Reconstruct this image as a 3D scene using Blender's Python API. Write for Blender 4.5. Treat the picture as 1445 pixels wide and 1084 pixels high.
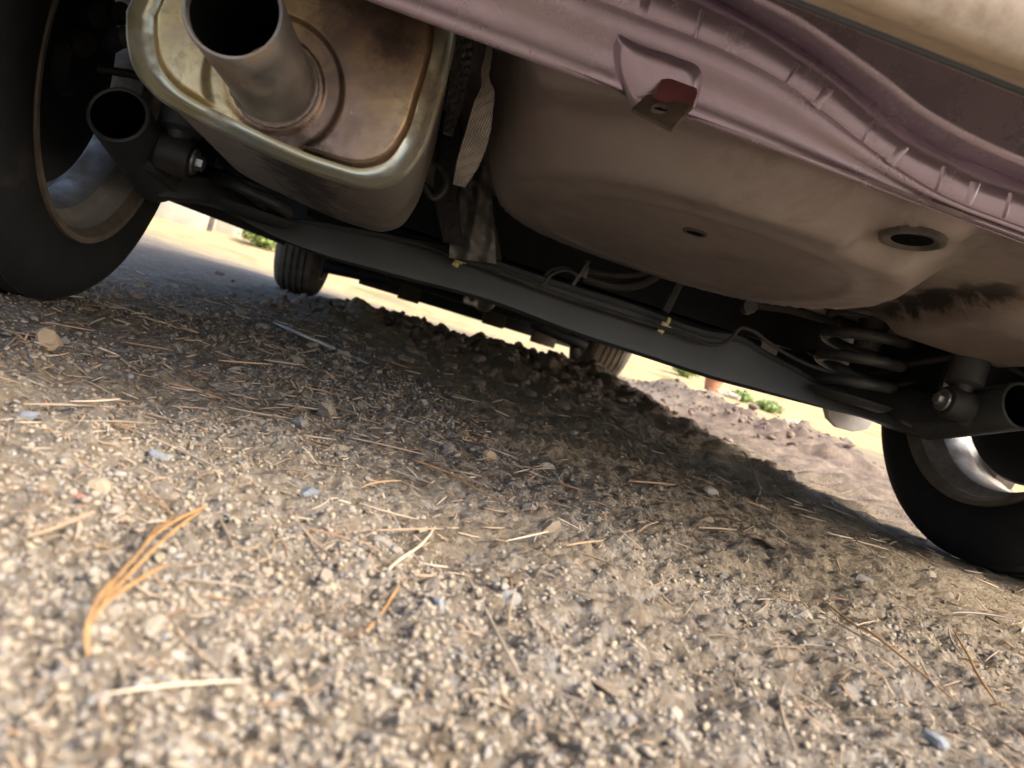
import bpy, bmesh, math, random
import numpy as np
from mathutils import Vector, Matrix

for o in list(bpy.data.objects): bpy.data.objects.remove(o)
sc = bpy.context.scene
col = sc.collection
R = math.radians

# ------------------------------------------------------------------ camera
# world frame = car frame: origin on the ground under the rear axle, x right, y forward, z up
CAM = np.array([-0.2303, -1.0505, 0.1454])
YAW, PITCH, ROLL, FPX = 0.155, -0.0728, 0.2957, 1086.0
F_ = np.array([math.sin(YAW)*math.cos(PITCH), math.cos(YAW)*math.cos(PITCH), math.sin(PITCH)])
R0 = np.array([math.cos(YAW), -math.sin(YAW), 0.0]); U0 = np.cross(R0, F_)
R_ = math.cos(ROLL)*R0 + math.sin(ROLL)*U0; U_ = math.cos(ROLL)*U0 - math.sin(ROLL)*R0
cd = bpy.data.cameras.new('camera'); cam = bpy.data.objects.new('camera', cd); col.objects.link(cam)
cam.matrix_world = Matrix(((R_[0], U_[0], -F_[0], CAM[0]), (R_[1], U_[1], -F_[1], CAM[1]), (R_[2], U_[2], -F_[2], CAM[2]), (0, 0, 0, 1)))
cd.sensor_fit = 'HORIZONTAL'; cd.sensor_width = 36; cd.lens = FPX/1445*36
cd.clip_start = 0.01; cd.clip_end = 1000
cd.dof.use_dof = True; cd.dof.focus_distance = 0.80; cd.dof.aperture_fstop = 9.0
sc.camera = cam

# ------------------------------------------------------------------ light
SUN = Vector((0.90, -0.67, 1.0)).normalized()
w = bpy.data.worlds.new('World'); sc.world = w; w.use_nodes = True
nt = w.node_tree; bg = nt.nodes['Background']
sky = nt.nodes.new('ShaderNodeTexSky'); sky.sky_type = 'NISHITA'; sky.sun_disc = False
sky.sun_elevation = math.asin(SUN.z); sky.sun_rotation = math.atan2(SUN.x, SUN.y)
sky.dust_density = 4.0; sky.ozone_density = 0.4; sky.air_density = 0.8
nt.links.new(sky.outputs[0], bg.inputs[0]); bg.inputs[1].default_value = 0.15
sd = bpy.data.lights.new('sun', 'SUN'); sd.energy = 1.7; sd.angle = R(20.0); sd.color = (1.0, 0.96, 0.89)
so = bpy.data.objects.new('sun', sd); col.objects.link(so); so.location = (6, -5, 8)
so.rotation_euler = (-SUN).to_track_quat('-Z', 'Y').to_euler()
vs = sc.view_settings; vs.view_transform = 'Standard'; vs.look = 'None'; vs.exposure = 1.95; vs.gamma = 1.0

# ------------------------------------------------------------------ helpers
def ray(px, py): return F_ + R_*(px-722.5)/FPX - U_*(py-542.0)/FPX
def at(px, py, y=None, x=None, z=None):
    """pixel of the photograph -> point on the plane y=, x= or z= of the car"""
    d = ray(px, py)
    k, v = (1, y) if y is not None else (0, x) if x is not None else (2, z)
    return Vector(CAM + d*(v-CAM[k])/d[k])
def on_plane(px, py, p0, n):
    d = Vector(ray(px, py)); c = Vector(CAM); return c + d*((p0-c).dot(n)/d.dot(n))
def catmull(pts, n):
    P = np.array(pts, float)
    L = np.concatenate([[0], np.cumsum(np.linalg.norm(np.diff(P, axis=0), axis=1))])
    t = np.linspace(0, L[-1], n); out = np.empty((n, P.shape[1]))
    T = np.gradient(P, L, axis=0)
    k = np.clip(np.searchsorted(L, t, side='right')-1, 0, len(L)-2)
    h = (L[k+1]-L[k])[:, None]; s = ((t-L[k])/(L[k+1]-L[k]))[:, None]
    out = (2*s**3-3*s**2+1)*P[k] + (s**3-2*s**2+s)*h*T[k] + (-2*s**3+3*s**2)*P[k+1] + (s**3-s**2)*h*T[k+1]
    return out
def link(o, parent=None):
    col.objects.link(o)
    if parent is not None: o.parent = parent
    return o
def mesh(name, V, Fc, m, parent=None, smooth=True, loc=None, auto=None):
    me = bpy.data.meshes.new(name); me.from_pydata([tuple(v) for v in V], [], Fc); me.update()
    if smooth: me.shade_smooth()
    if auto is not None: me.set_sharp_from_angle(angle=R(auto))
    me.materials.append(m)
    o = bpy.data.objects.new(name, me); link(o, parent)
    if loc is not None: o.location = loc
    return o
def fromarrays(name, V, Q, m, parent=None, smooth=True, k=4):
    me = bpy.data.meshes.new(name); nv, nf = len(V), len(Q)
    me.vertices.add(nv); me.vertices.foreach_set('co', np.ascontiguousarray(V, dtype=np.float32).ravel())
    me.loops.add(nf*k); me.loops.foreach_set('vertex_index', np.ascontiguousarray(Q, dtype=np.int32).ravel())
    me.polygons.add(nf); me.polygons.foreach_set('loop_start', np.arange(0, nf*k, k, dtype=np.int32))
    me.polygons.foreach_set('loop_total', np.full(nf, k, dtype=np.int32))
    me.update(calc_edges=True); me.validate()
    if smooth: me.shade_smooth()
    me.materials.append(m)
    o = bpy.data.objects.new(name, me); return link(o, parent)
def tag(o, label=None, cat=None, group=None, kind=None):
    for k, v in (('label', label), ('category', cat), ('group', group), ('kind', kind)):
        if v: o[k] = v
    return o
def empty(name, loc=(0, 0, 0), parent=None):
    o = bpy.data.objects.new(name, None); o.location = loc; o.empty_display_size = .05; return link(o, parent)
def grid_faces(nr, nc, closed=False, off=0):
    f = []
    for i in range(nr-1):
        for j in range(nc if closed else nc-1):
            k = (j+1) % nc
            f.append((off+i*nc+j, off+i*nc+k, off+(i+1)*nc+k, off+(i+1)*nc+j))
    return f
class MB:
    def __init__(s): s.V = []; s.F = []
    def add(s, V, Fc):
        o = len(s.V); s.V += [Vector(v) for v in V]; s.F += [tuple(i+o for i in f) for f in Fc]; return s
    def loft(s, rows, closed=False, caps=False):
        n = len(rows[0]); V = [p for r in rows for p in r]; Fc = grid_faces(len(rows), n, closed)
        if caps: Fc += [tuple(range(n))[::-1], tuple((len(rows)-1)*n+i for i in range(n))]
        return s.add(V, Fc)
    def tube(s, path, rad, seg=10, caps=True):
        P = [Vector(p) for p in path]; n = len(P); rows = []
        rads = rad if hasattr(rad, '__len__') else [rad]*n
        t = (P[1]-P[0]).normalized(); a = t.orthogonal().normalized()
        for i in range(n):
            t = (P[min(i+1, n-1)]-P[max(i-1, 0)]).normalized()
            a = (a - t*a.dot(t)).normalized(); b = t.cross(a)
            rows.append([P[i]+(a*math.cos(q)+b*math.sin(q))*rads[i] for q in [2*math.pi*k/seg for k in range(seg)]])
        return s.loft(rows, True, caps)
    def lathe(s, prof, c, axis, seg=64, a0=0, a1=2*math.pi, caps=False):
        c = Vector(c); ax = Vector(axis).normalized(); u = Vector((0, 0, 1)) if abs(ax.z) < .9 else Vector((0, 1, 0))
        u = (u-ax*u.dot(ax)).normalized(); v = ax.cross(u); full = abs(a1-a0-2*math.pi) < 1e-6
        rows = []
        for (h, r) in prof:
            rows.append([c+ax*h+(u*math.cos(t)+v*math.sin(t))*r for t in [a0+(a1-a0)*k/(seg if full else seg-1) for k in range(seg)]])
        return s.loft(rows, full, caps)
    def box(s, c, sz, rot=None):
        c = Vector(c); V = []
        for i in (-.5, .5):
            for j in (-.5, .5):
                for k in (-.5, .5):
                    p = Vector((i*sz[0], j*sz[1], k*sz[2]));
                    if rot: p = rot @ p
                    V.append(c+p)
        return s.add(V, [(0, 1, 3, 2), (4, 6, 7, 5), (0, 4, 5, 1), (2, 3, 7, 6), (0, 2, 6, 4), (1, 5, 7, 3)])
    def prism(s, outline, d):
        """closed outline of points swept along vector d"""
        n = len(outline); d = Vector(d); V = [Vector(p) for p in outline]; V += [p+d for p in V]
        Fc = [tuple(range(n))[::-1], tuple(range(n, 2*n))] + [(i, (i+1) % n, n+(i+1) % n, n+i) for i in range(n)]
        return s.add(V, Fc)
    def build(s, name, m, parent=None, smooth=True, auto=35, bevel=0, seg=2, recalc=True):
        me = bpy.data.meshes.new(name); bm = bmesh.new()
        vs_ = [bm.verts.new(v) for v in s.V]
        for f in s.F:
            try: bm.faces.new([vs_[i] for i in f])
            except ValueError: pass
        if bevel:
            bmesh.ops.remove_doubles(bm, verts=bm.verts, dist=1e-6)
            ed = [e for e in bm.edges if len(e.link_faces) == 2 and e.calc_face_angle(0) > R(30)]
            bmesh.ops.bevel(bm, geom=ed, offset=bevel, segments=seg, affect='EDGES', profile=.6, clamp_overlap=True)
        if recalc: bmesh.ops.recalc_face_normals(bm, faces=bm.faces)
        bm.to_mesh(me); bm.free()
        if smooth: me.shade_smooth(); me.set_sharp_from_angle(angle=R(auto))
        me.materials.append(m)
        return link(bpy.data.objects.new(name, me), parent)

# ------------------------------------------------------------------ materials
class N:
    def __init__(s, name):
        s.m = bpy.data.materials.new(name); s.m.use_nodes = True; s.t = s.m.node_tree
        s.p = s.t.nodes['Principled BSDF']
    def n(s, typ, **kw):
        o = s.t.nodes.new('ShaderNode'+typ)
        for k, v in kw.items():
            if k in o.inputs: s.put(o.inputs[k], v)
            else: setattr(o, k, v)
        return o
    def put(s, inp, v):
        if isinstance(v, bpy.types.NodeSocket): s.t.links.new(v, inp)
        elif hasattr(v, '__len__') and len(v) == 3 and inp.type == 'RGBA': inp.default_value = (*v, 1)
        else: inp.default_value = v
    def pos(s, kind='Object'): return s.n('TexCoord').outputs[kind]
    def noise(s, scale, detail=5, rough=.6, vec=None, dist=0):
        o = s.n('TexNoise', Scale=scale, Detail=detail, Roughness=rough, Distortion=dist); s.put(o.inputs['Vector'], vec or s.pos()); return o.outputs['Fac']
    def vor(s, scale, out='Color', vec=None, feature='F1', rnd=1):
        o = s.n('TexVoronoi', Scale=scale, feature=feature, Randomness=rnd); s.put(o.inputs['Vector'], vec or s.pos()); return o.outputs[out]
    def ramp(s, fac, stops):
        o = s.n('ValToRGB'); s.put(o.inputs[0], fac); e = o.color_ramp.elements
        for i, (p, c) in enumerate(stops):
            el = e[i] if i < 2 else e.new(p)
            el.position = p; el.color = (*c, 1) if hasattr(c, '__len__') else (c, c, c, 1)
        return o.outputs[0]
    def mix(s, fac, a, b, mode='MIX'):
        o = s.n('Mix', data_type='RGBA', blend_type=mode)
        s.put(o.inputs[0], fac); s.put(o.inputs[6], a); s.put(o.inputs[7], b); return o.outputs[2]
    def math(s, op, a, b=0, clamp=False):
        o = s.n('Math', operation=op, use_clamp=clamp); s.put(o.inputs[0], a); s.put(o.inputs[1], b); return o.outputs[0]
    def maprange(s, v, a, b, c=0, d=1):
        o = s.n('MapRange'); s.put(o.inputs[0], v)
        for i, q in enumerate((a, b, c, d)): s.put(o.inputs[i+1], q)
        return o.outputs[0]
    def set(s, base=None, rough=None, metal=None, **kw):
        if base is not None: s.put(s.p.inputs['Base Color'], base)
        if rough is not None: s.put(s.p.inputs['Roughness'], rough)
        if metal is not None: s.put(s.p.inputs['Metallic'], metal)
        for k, v in kw.items(): s.put(s.p.inputs[k.replace('_', ' ')], v)
        return s
    def bump(s, h, strength=.3, dist=.002):
        b = s.n('Bump', Strength=strength, Distance=dist); s.put(b.inputs['Height'], h); s.t.links.new(b.outputs[0], s.p.inputs['Normal']); return s

def simple(name, c1, c2, scale=15, rough=.6, metal=0, bump=.15, bscale=150, dust=None, amt=(.5, .75), dscale=9, bdist=.001, **kw):
    s = N(name)
    c = s.mix(s.maprange(s.noise(scale), .35, .65), c1, c2)
    if dust is not None:
        f = s.maprange(s.noise(dscale, 9, .68), amt[0], amt[1])
        c = s.mix(f, c, dust)
        rough = s.maprange(f, 0, 1, rough, .9); metal = s.maprange(f, 0, 1, metal, 0) if metal else 0
    s.set(c, rough, metal, **kw)
    if bump: s.bump(s.noise(bscale, 6), bump, bdist)
    return s.m

DUST = (.30, .235, .165)
m_rubber = simple('tyre_rubber', (.0075, .0075, .008), (.012, .0115, .011), 30, .75, 0, .25, 220, dust=(.05, .041, .031), amt=(.60, .86), dscale=11, Specular_IOR_Level=.3)
m_rubber_dusty = simple('dusty_tyre_rubber', (.05, .043, .034), (.085, .07, .054), 30, .85, 0, .25, 220, dust=(.15, .12, .085), amt=(.4, .7), dscale=14)
m_alloy = simple('alloy_rim', (.46, .45, .43), (.34, .33, .31), 12, .40, .85, .1, 200, dust=(.15, .115, .085), amt=(.36, .66), dscale=13)
m_lip = simple('rim_lip_dirty', (.20, .16, .115), (.12, .10, .08), 25, .6, .5, .2, 200)
m_beam = simple('dark_chassis_steel', (.036, .039, .041), (.050, .053, .054), 10, .50, .0, .12, 260, dust=(.10, .088, .072), amt=(.52, .9), dscale=8)
m_black = simple('black_underbody', (.010, .010, .011), (.02, .02, .02), 12, .7, 0, .2, 90)
m_cast = simple('brake_drum_iron', (.018, .017, .016), (.035, .03, .026), 22, .7, .2, .3, 160)
m_bolt = simple('zinc_bolt', (.34, .34, .33), (.22, .22, .21), 60, .4, .8, .1, 300, dust=(.12, .1, .08), amt=(.5, .75), dscale=60)
m_shield = simple('aluminium_heat_shield', (.38, .37, .36), (.25, .24, .23), 9, .38, .9, .35, 70, dust=(.12, .11, .10), amt=(.30, .62), dscale=9)
m_clip = simple('yellow_zinc_clip', (.36, .30, .12), (.25, .22, .12), 80, .45, .5, .1, 300)
m_hose = simple('black_hose', (.022, .021, .02), (.03, .028, .026), 40, .6, 0, .2, 300, dust=(.07, .06, .05), amt=(.5, .75), dscale=40)
m_spring = simple('coated_spring_steel', (.035, .036, .038), (.055, .055, .055), 30, .45, 0, .15, 200, dust=(.10, .085, .07), amt=(.5, .8), dscale=30)
m_rust = simple('rusty_bracket_steel', (.075, .05, .035), (.14, .11, .085), 45, .8, .1, .5, 260, dust=(.10, .085, .05), amt=(.45, .65), dscale=60)
m_red = simple('red_primer_paint', (.19, .062, .072), (.15, .05, .055), 60, .5, 0, .1, 300, dust=(.2, .1, .09), amt=(.5, .85), dscale=70)
m_grommet = simple('rubber_grommet', (.03, .03, .03), (.06, .055, .05), 30, .7, 0, .1, 200, dust=(.13, .11, .09), amt=(.4, .75), dscale=30)

def make_paint():
    s = N('mauve_metallic_paint')
    flake = s.vor(2600)
    c = s.mix(s.maprange(s.noise(5), .3, .7), (.43, .345, .43), (.52, .435, .51))
    c = s.mix(.10, c, flake, 'OVERLAY')
    d = s.maprange(s.noise(6, 10, .72), .46, .82, 0, .55)
    c = s.mix(d, c, (.42, .37, .36))
    sp = s.maprange(s.noise(700, 2, .5), .66, .78, 0, .3)
    c = s.mix(sp, c, (.5, .46, .44))
    s.set(c, s.maprange(d, 0, 1, .24, .62), s.maprange(d, 0, 1, .65, .1))
    s.bump(s.noise(90, 7, .7), .10, .001)
    return s.m
m_paint = make_paint()

def make_well():
    s = N('dusty_painted_floor')
    P = s.pos()
    c = s.mix(s.maprange(s.noise(6, 8, .6), .38, .62), (.25, .21, .195), (.32, .275, .25))
    c = s.mix(s.maprange(s.noise(3.5, 9, .7), .48, .68, 0, .6), c, (.24, .175, .185))
    c = s.mix(s.maprange(s.noise(9, 9, .72, dist=.6), .54, .70, 0, .6), c, (.15, .115, .095))      # old dirt stains
    st_ = s.n('Mapping'); s.put(st_.inputs[0], P); st_.inputs['Scale'].default_value = (7, 30, 20)
    c = s.mix(s.maprange(s.noise(1.0, 8, .7, st_.outputs[0]), .56, .74, 0, .35), c, (.38, .33, .29))
    # splash mark left by the tyre beside the frame rail
    x = s.n('SeparateXYZ'); s.put(x.inputs[0], P)
    dx = s.math('SUBTRACT', s.math('SUBTRACT', x.outputs[0], .405), s.math('MULTIPLY', x.outputs[1], .15))
    rr = s.math('ADD', s.math('ABSOLUTE', dx), s.maprange(s.noise(22, 8, .7), .3, .7, -.022, .022))
    band = s.math('MULTIPLY', s.maprange(rr, .022, .006), s.maprange(x.outputs[1], -.36, -.30))
    c = s.mix(s.math('MULTIPLY', band, .95), c, (.035, .028, .025))
    c = s.mix(s.maprange(s.noise(260, 4, .6), .62, .72, 0, .45), c, (.38, .32, .26))
    s.set(c, s.maprange(s.noise(11, 8, .7), .35, .65, .30, .55), .25)
    s.bump(s.noise(140, 8, .7), .28, .0012)
    return s.m
m_well = make_well()

def make_muffler(name, cap):
    s = N(name); P = s.pos(); x = s.n('SeparateXYZ'); s.put(x.inputs[0], P)
    n = s.noise(9, 7, .62, dist=.5)
    v = s.math('ADD', s.maprange(x.outputs[0], -.47, -.26), s.maprange(n, .3, .7, -.28, .28))
    if cap:
        c = s.ramp(v, [(.0, (.56, .49, .30)), (.22, (.54, .43, .23)), (.42, (.34, .245, .16)), (.62, (.17, .12, .10)), (.84, (.25, .17, .115)), (1., (.36, .25, .14))])
        c = s.mix(s.maprange(s.noise(24, 8, .7), .5, .75, 0, .55), c, (.20, .155, .14))
    else:
        c = s.ramp(v, [(0, (.42, .37, .31)), (.5, (.48, .42, .35)), (1, (.36, .32, .27))])
        c = s.mix(s.maprange(s.noise(14, 9, .7), .45, .7, 0, .6), c, (.20, .155, .115))
    spot = s.maprange(s.noise(160, 4, .6), .66, .74, 0, .7)
    c = s.mix(spot, c, (.50, .45, .4) if cap else (.3, .27, .23))
    # soot and rust around the drain hole at the lowest point of the seam
    dx = s.math('DIVIDE', s.math('ADD', x.outputs[0], .352), .045); dz = s.math('DIVIDE', s.math('SUBTRACT', x.outputs[2], .224), .026)
    q = s.math('SQRT', s.math('ADD', s.math('MULTIPLY', dx, dx), s.math('MULTIPLY', dz, dz)))
    q = s.math('ADD', q, s.maprange(s.noise(60, 8, .7), .3, .7, -.5, .5))
    c = s.mix(s.maprange(q, 1.1, .5, 0, .9), c, (.045, .032, .026))
    if cap:
        c = s.mix(s.maprange(s.noise(38, 9, .75, dist=.8), .50, .64, 0, .65), c, (.16, .115, .10))
        dx = s.math('DIVIDE', s.math('ADD', x.outputs[0], .297), .022); dz = s.math('DIVIDE', s.math('SUBTRACT', x.outputs[2], .325), .020)
        q = s.math('ADD', s.math('SQRT', s.math('ADD', s.math('MULTIPLY', dx, dx), s.math('MULTIPLY', dz, dz))), s.maprange(s.noise(90, 8, .7), .3, .7, -.4, .4))
        c = s.mix(s.maprange(q, 1.2, .3, 0, .8), c, (.07, .05, .048))
    rr = s.maprange(s.noise(40, 8, .7), .3, .7, .30, .52)
    s.set(c, rr, .8 if cap else .75); s.bump(s.noise(70, 7, .65), .16, .001)
    return s.m
m_cap = make_muffler('heat_tinted_steel', True)
m_shell = make_muffler('dull_muffler_steel', False)
m_rim_seam = simple('green_gold_seam_steel', (.44, .44, .37), (.38, .35, .22), 14, .34, .85, .2, 150, dust=(.17, .12, .085), amt=(.50, .70), dscale=20)
m_pipe = simple('grey_exhaust_steel', (.30, .285, .265), (.20, .185, .17), 16, .42, .8, .15, 160, dust=(.21, .15, .10), amt=(.5, .75), dscale=18)
m_soot_hole_black = simple('soot_and_hole_black', (.003, .003, .003), (.005, .005, .005), 40, .95, 0, .2, 200, Specular_IOR_Level=.05)  # soot in the tailpipe; plain black painting the shade inside other holes
m_weld = simple('weld_bead_steel', (.22, .19, .165), (.13, .11, .09), 60, .6, .5, .6, 260)

def make_braid():
    s = N('braided_glass_sleeve'); P = s.pos('UV')
    mp = s.n('Mapping'); s.put(mp.inputs[0], P)
    a = s.n('TexChecker', Scale=1.0); mp.inputs['Scale'].default_value = (14, 110, 1); mp.inputs['Rotation'].default_value = (0, 0, .6)
    s.put(a.inputs['Vector'], mp.outputs[0])
    c = s.mix(a.outputs['Fac'], (.13, .115, .10), (.42, .375, .32))
    c = s.mix(s.maprange(s.noise(25), .4, .75, 0, .8), c, (.10, .085, .07))
    s.set(c, .6); s.bump(a.outputs['Fac'], .6, .0015); return s.m
m_braid = make_braid()
m_mesh = simple('woven_mesh_sleeve', (.05, .05, .05), (.16, .155, .15), 260, .6, .3, .6, 300)

def make_ground():
    s = N('dirt_and_gravel'); P = s.pos('Object'); x = s.n('SeparateXYZ'); s.put(x.inputs[0], P)
    big = s.noise(2.2, 6, .6, P, .4); mid = s.noise(14, 8, .65, P, .3); fine = s.noise(120, 8, .7, P)
    c = s.mix(s.maprange(big, .38, .64), (.185, .140, .090), (.29, .235, .16))
    c = s.mix(s.maprange(mid, .42, .70, 0, .75), c, (.27, .245, .205))
    c = s.mix(s.maprange(fine, .30, .72), s.mix(.6, c, (.07, .05, .033)), c)
    c = s.mix(s.maprange(fine, .55, .80, 0, .6), c, (.42, .37, .29))
    g = s.vor(210, 'Color', P); h = s.n('SeparateColor'); s.put(h.inputs[0], g)
    grey = s.ramp(h.outputs[0], [(0, (.07, .06, .055)), (.35, (.17, .15, .13)), (.6, (.23, .225, .22)), (.8, (.33, .27, .2)), (1, (.44, .40, .36))])
    c = s.mix(s.math('MULTIPLY', s.maprange(h.outputs[1], .45, .6), s.maprange(mid, .3, .6, .1, .5)), c, grey)
    g2 = s.vor(75, 'Color', P); h2 = s.n('SeparateColor'); s.put(h2.inputs[0], g2)
    c = s.mix(s.maprange(h2.outputs[0], .3, 1, 0, .30), c, (.09, .07, .055))
    # smooth brown sand on the right-hand side of the parking spot
    q = s.math('ADD', x.outputs[0], s.math('MULTIPLY', s.math('ADD', x.outputs[1], .4), .25))
    q = s.math('ADD', q, s.maprange(s.noise(5, 5, .6, P), .3, .7, -.12, .12))
    sm_ = s.math('MULTIPLY', s.maprange(q, -.08, .15), s.maprange(x.outputs[1], -.64, -.42))
    sandc = s.mix(s.maprange(fine, .3, .7), (.15, .11, .065), (.33, .255, .16))
    c = s.mix(s.math('MULTIPLY', sm_, .7), c, sandc)
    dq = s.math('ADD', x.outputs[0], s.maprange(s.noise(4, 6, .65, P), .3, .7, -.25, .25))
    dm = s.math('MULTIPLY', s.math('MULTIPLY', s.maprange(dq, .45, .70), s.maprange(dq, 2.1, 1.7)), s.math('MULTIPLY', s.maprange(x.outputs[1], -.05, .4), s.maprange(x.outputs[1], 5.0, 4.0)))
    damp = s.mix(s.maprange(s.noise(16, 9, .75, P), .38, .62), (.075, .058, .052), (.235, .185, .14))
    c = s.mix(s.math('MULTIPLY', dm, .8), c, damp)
    far = s.math('ADD', x.outputs[1], s.maprange(s.noise(1.3, 6, .6, P), .3, .7, -1.2, 1.2))
    straw = s.mix(s.maprange(s.noise(6, 9, .7, P), .3, .7), (.30, .21, .10), (.46, .36, .19))
    straw = s.mix(s.maprange(s.noise(1.1, 5, .6, P), .52, .66, 0, .6), straw, (.12, .15, .05))
    c = s.mix(s.maprange(far, 4.4, 6.0), c, straw)
    s.set(c, .92, 0, Specular_IOR_Level=.25)
    b = s.math('ADD', fine, s.math('MULTIPLY', s.vor(210, 'Distance', P), -1.2))
    s.bump(s.math('ADD', b, s.noise(480, 5, .7, P)), .85, .0026)
    return s.m
m_ground = make_ground()

STONE_STOPS = [(0, (.10, .092, .085)), (.16, (.22, .205, .185)), (.32, (.17, .19, .21)), (.46, (.30, .235, .15)), (.60, (.215, .20, .18)), (.74, (.20, .15, .10)), (.90, (.31, .285, .25)), (1, (.24, .14, .09))]
def make_stone(name, attr):
    s = N(name)
    v = s.n('Attribute', attribute_name='tone').outputs['Fac'] if attr else s.n('ObjectInfo').outputs['Random']
    c = s.ramp(v, STONE_STOPS)
    vec = s.pos() if not attr else s.pos('Object')
    c = s.mix(s.maprange(s.noise(190 if attr else 3.0, 6, .7, vec), .34, .66, .05, .75), c, (.255, .21, .15))
    s.set(c, .85, 0, Specular_IOR_Level=.3); s.bump(s.noise(420 if attr else 6, 6, .7, vec), .4, .0012 if attr else .15); return s.m
m_stone = make_stone('loose_stone', False); m_grit = make_stone('gravel_grit', True)
def make_straw(name, attr, c):
    s = N(name); v = s.n('Attribute', attribute_name='tone').outputs['Fac'] if attr else s.n('ObjectInfo').outputs['Random']
    s.set(s.ramp(v, c), .6, 0, Specular_IOR_Level=.35); return s.m
NEEDLE = [(0, (.24, .135, .07)), (.3, (.33, .235, .145)), (.55, (.21, .155, .105)), (.75, (.43, .35, .25)), (1, (.15, .11, .08))]
m_needle = make_straw('dry_pine_needle', False, NEEDLE); m_litter = make_straw('needle_litter', True, NEEDLE)
m_orange = simple('orange_brown_needle', (.37, .215, .085), (.24, .13, .055), 130, .5, 0, .1, 300)
m_palestick = simple('pale_weathered_stick', (.38, .38, .40), (.26, .25, .25), 60, .7, 0, .2, 300)
m_leaf = simple('dead_leaf', (.20, .13, .07), (.13, .085, .05), 80, .7, 0, .3, 200)
m_bumper = simple('dust_covered_bumper', (.42, .335, .25), (.48, .39, .295), 12, .72, 0, .3, 130, dust=(.34, .26, .19), amt=(.45, .70), dscale=70)
m_glass = simple('tinted_glass', (.02, .025, .025), (.02, .025, .025), 1, .06, 0, 0)
m_white = simple('white_concrete', (.33, .31, .25), (.27, .25, .20), 6, .8, 0, .3, 60)
m_terra = simple('terracotta', (.40, .17, .09), (.32, .14, .08), 20, .8, 0, .2, 100)
m_foil = simple('leaf_green', (.14, .20, .05), (.20, .27, .07), 9, .55, 0, 0)
m_foil2 = simple('olive_green', (.10, .12, .035), (.18, .17, .06), 9, .6, 0, 0)
m_bark = simple('grey_bark', (.12, .09, .065), (.075, .06, .045), 20, .9, 0, .6, 40)
m_drywood = simple('dark_timber', (.05, .04, .035), (.09, .07, .055), 14, .85, 0, .4, 60)
m_clod = simple('dark_clod', (.11, .08, .058), (.19, .14, .10), 40, .95, 0, .6, 120, bdist=.004)
m_plate = simple('dull_galvanised_plate', (.30, .28, .25), (.22, .2, .18), 30, .55, .4, .2, 150)

# ------------------------------------------------------------------ ground
def _hash(ix, iy, seed):
    h = (ix.astype(np.int64)*374761393 + iy.astype(np.int64)*668265263 + seed*974634777) & 0xffffffff
    h = ((h ^ (h >> 13))*1274126177) & 0xffffffff
    return ((h ^ (h >> 16)) & 0xffff)/65535.0
def vn(x, y, s, seed):
    x = x*s; y = y*s; ix = np.floor(x); iy = np.floor(y); fx = x-ix; fy = y-iy
    fx = fx*fx*fx*(fx*(fx*6-15)+10); fy = fy*fy*fy*(fy*(fy*6-15)+10)
    a = _hash(ix, iy, seed); b = _hash(ix+1, iy, seed); c = _hash(ix, iy+1, seed); d = _hash(ix+1, iy+1, seed)
    return (a+(b-a)*fx)*(1-fy)+(c+(d-c)*fx)*fy
def fbm(x, y, s, seed, octv=4, g=.5):
    t = 0; a = 1; n = 0
    for i in range(octv):
        ca, sa = math.cos(i*1.1+seed), math.sin(i*1.1+seed)
        t = t+a*(vn(x*ca-y*sa, x*sa+y*ca, s*2**i, seed+i*7)-.5); n += a; a *= g
    return t/n*2
def cellbump(x, y, s, seed):
    """rounded pebble relief: height of the nearest cell centre's dome"""
    x = x*s; y = y*s; ix = np.floor(x); iy = np.floor(y); best = np.zeros_like(x)
    for dx in (-1, 0, 1):
        for dy in (-1, 0, 1):
            cx = ix+dx; cy = iy+dy
            px = cx+_hash(cx, cy, seed); py = cy+_hash(cx, cy, seed+1); r = .25+.45*_hash(cx, cy, seed+2)**2
            d2 = ((x-px)**2+(y-py)**2)/(r*r)
            best = np.maximum(best, np.sqrt(np.clip(1-d2, 0, 1))*r)
    return best
def sst(a, b, v): t = np.clip((v-a)/(b-a), 0, 1); return t*t*(3-2*t)
def sandy(x, y): return sst(-.08, .15, x+.25*(y+.4)+.1*fbm(x, y, 6, 71, 3))*sst(-.64, -.42, y+.06*fbm(x, y, 7, 73, 3))
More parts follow.
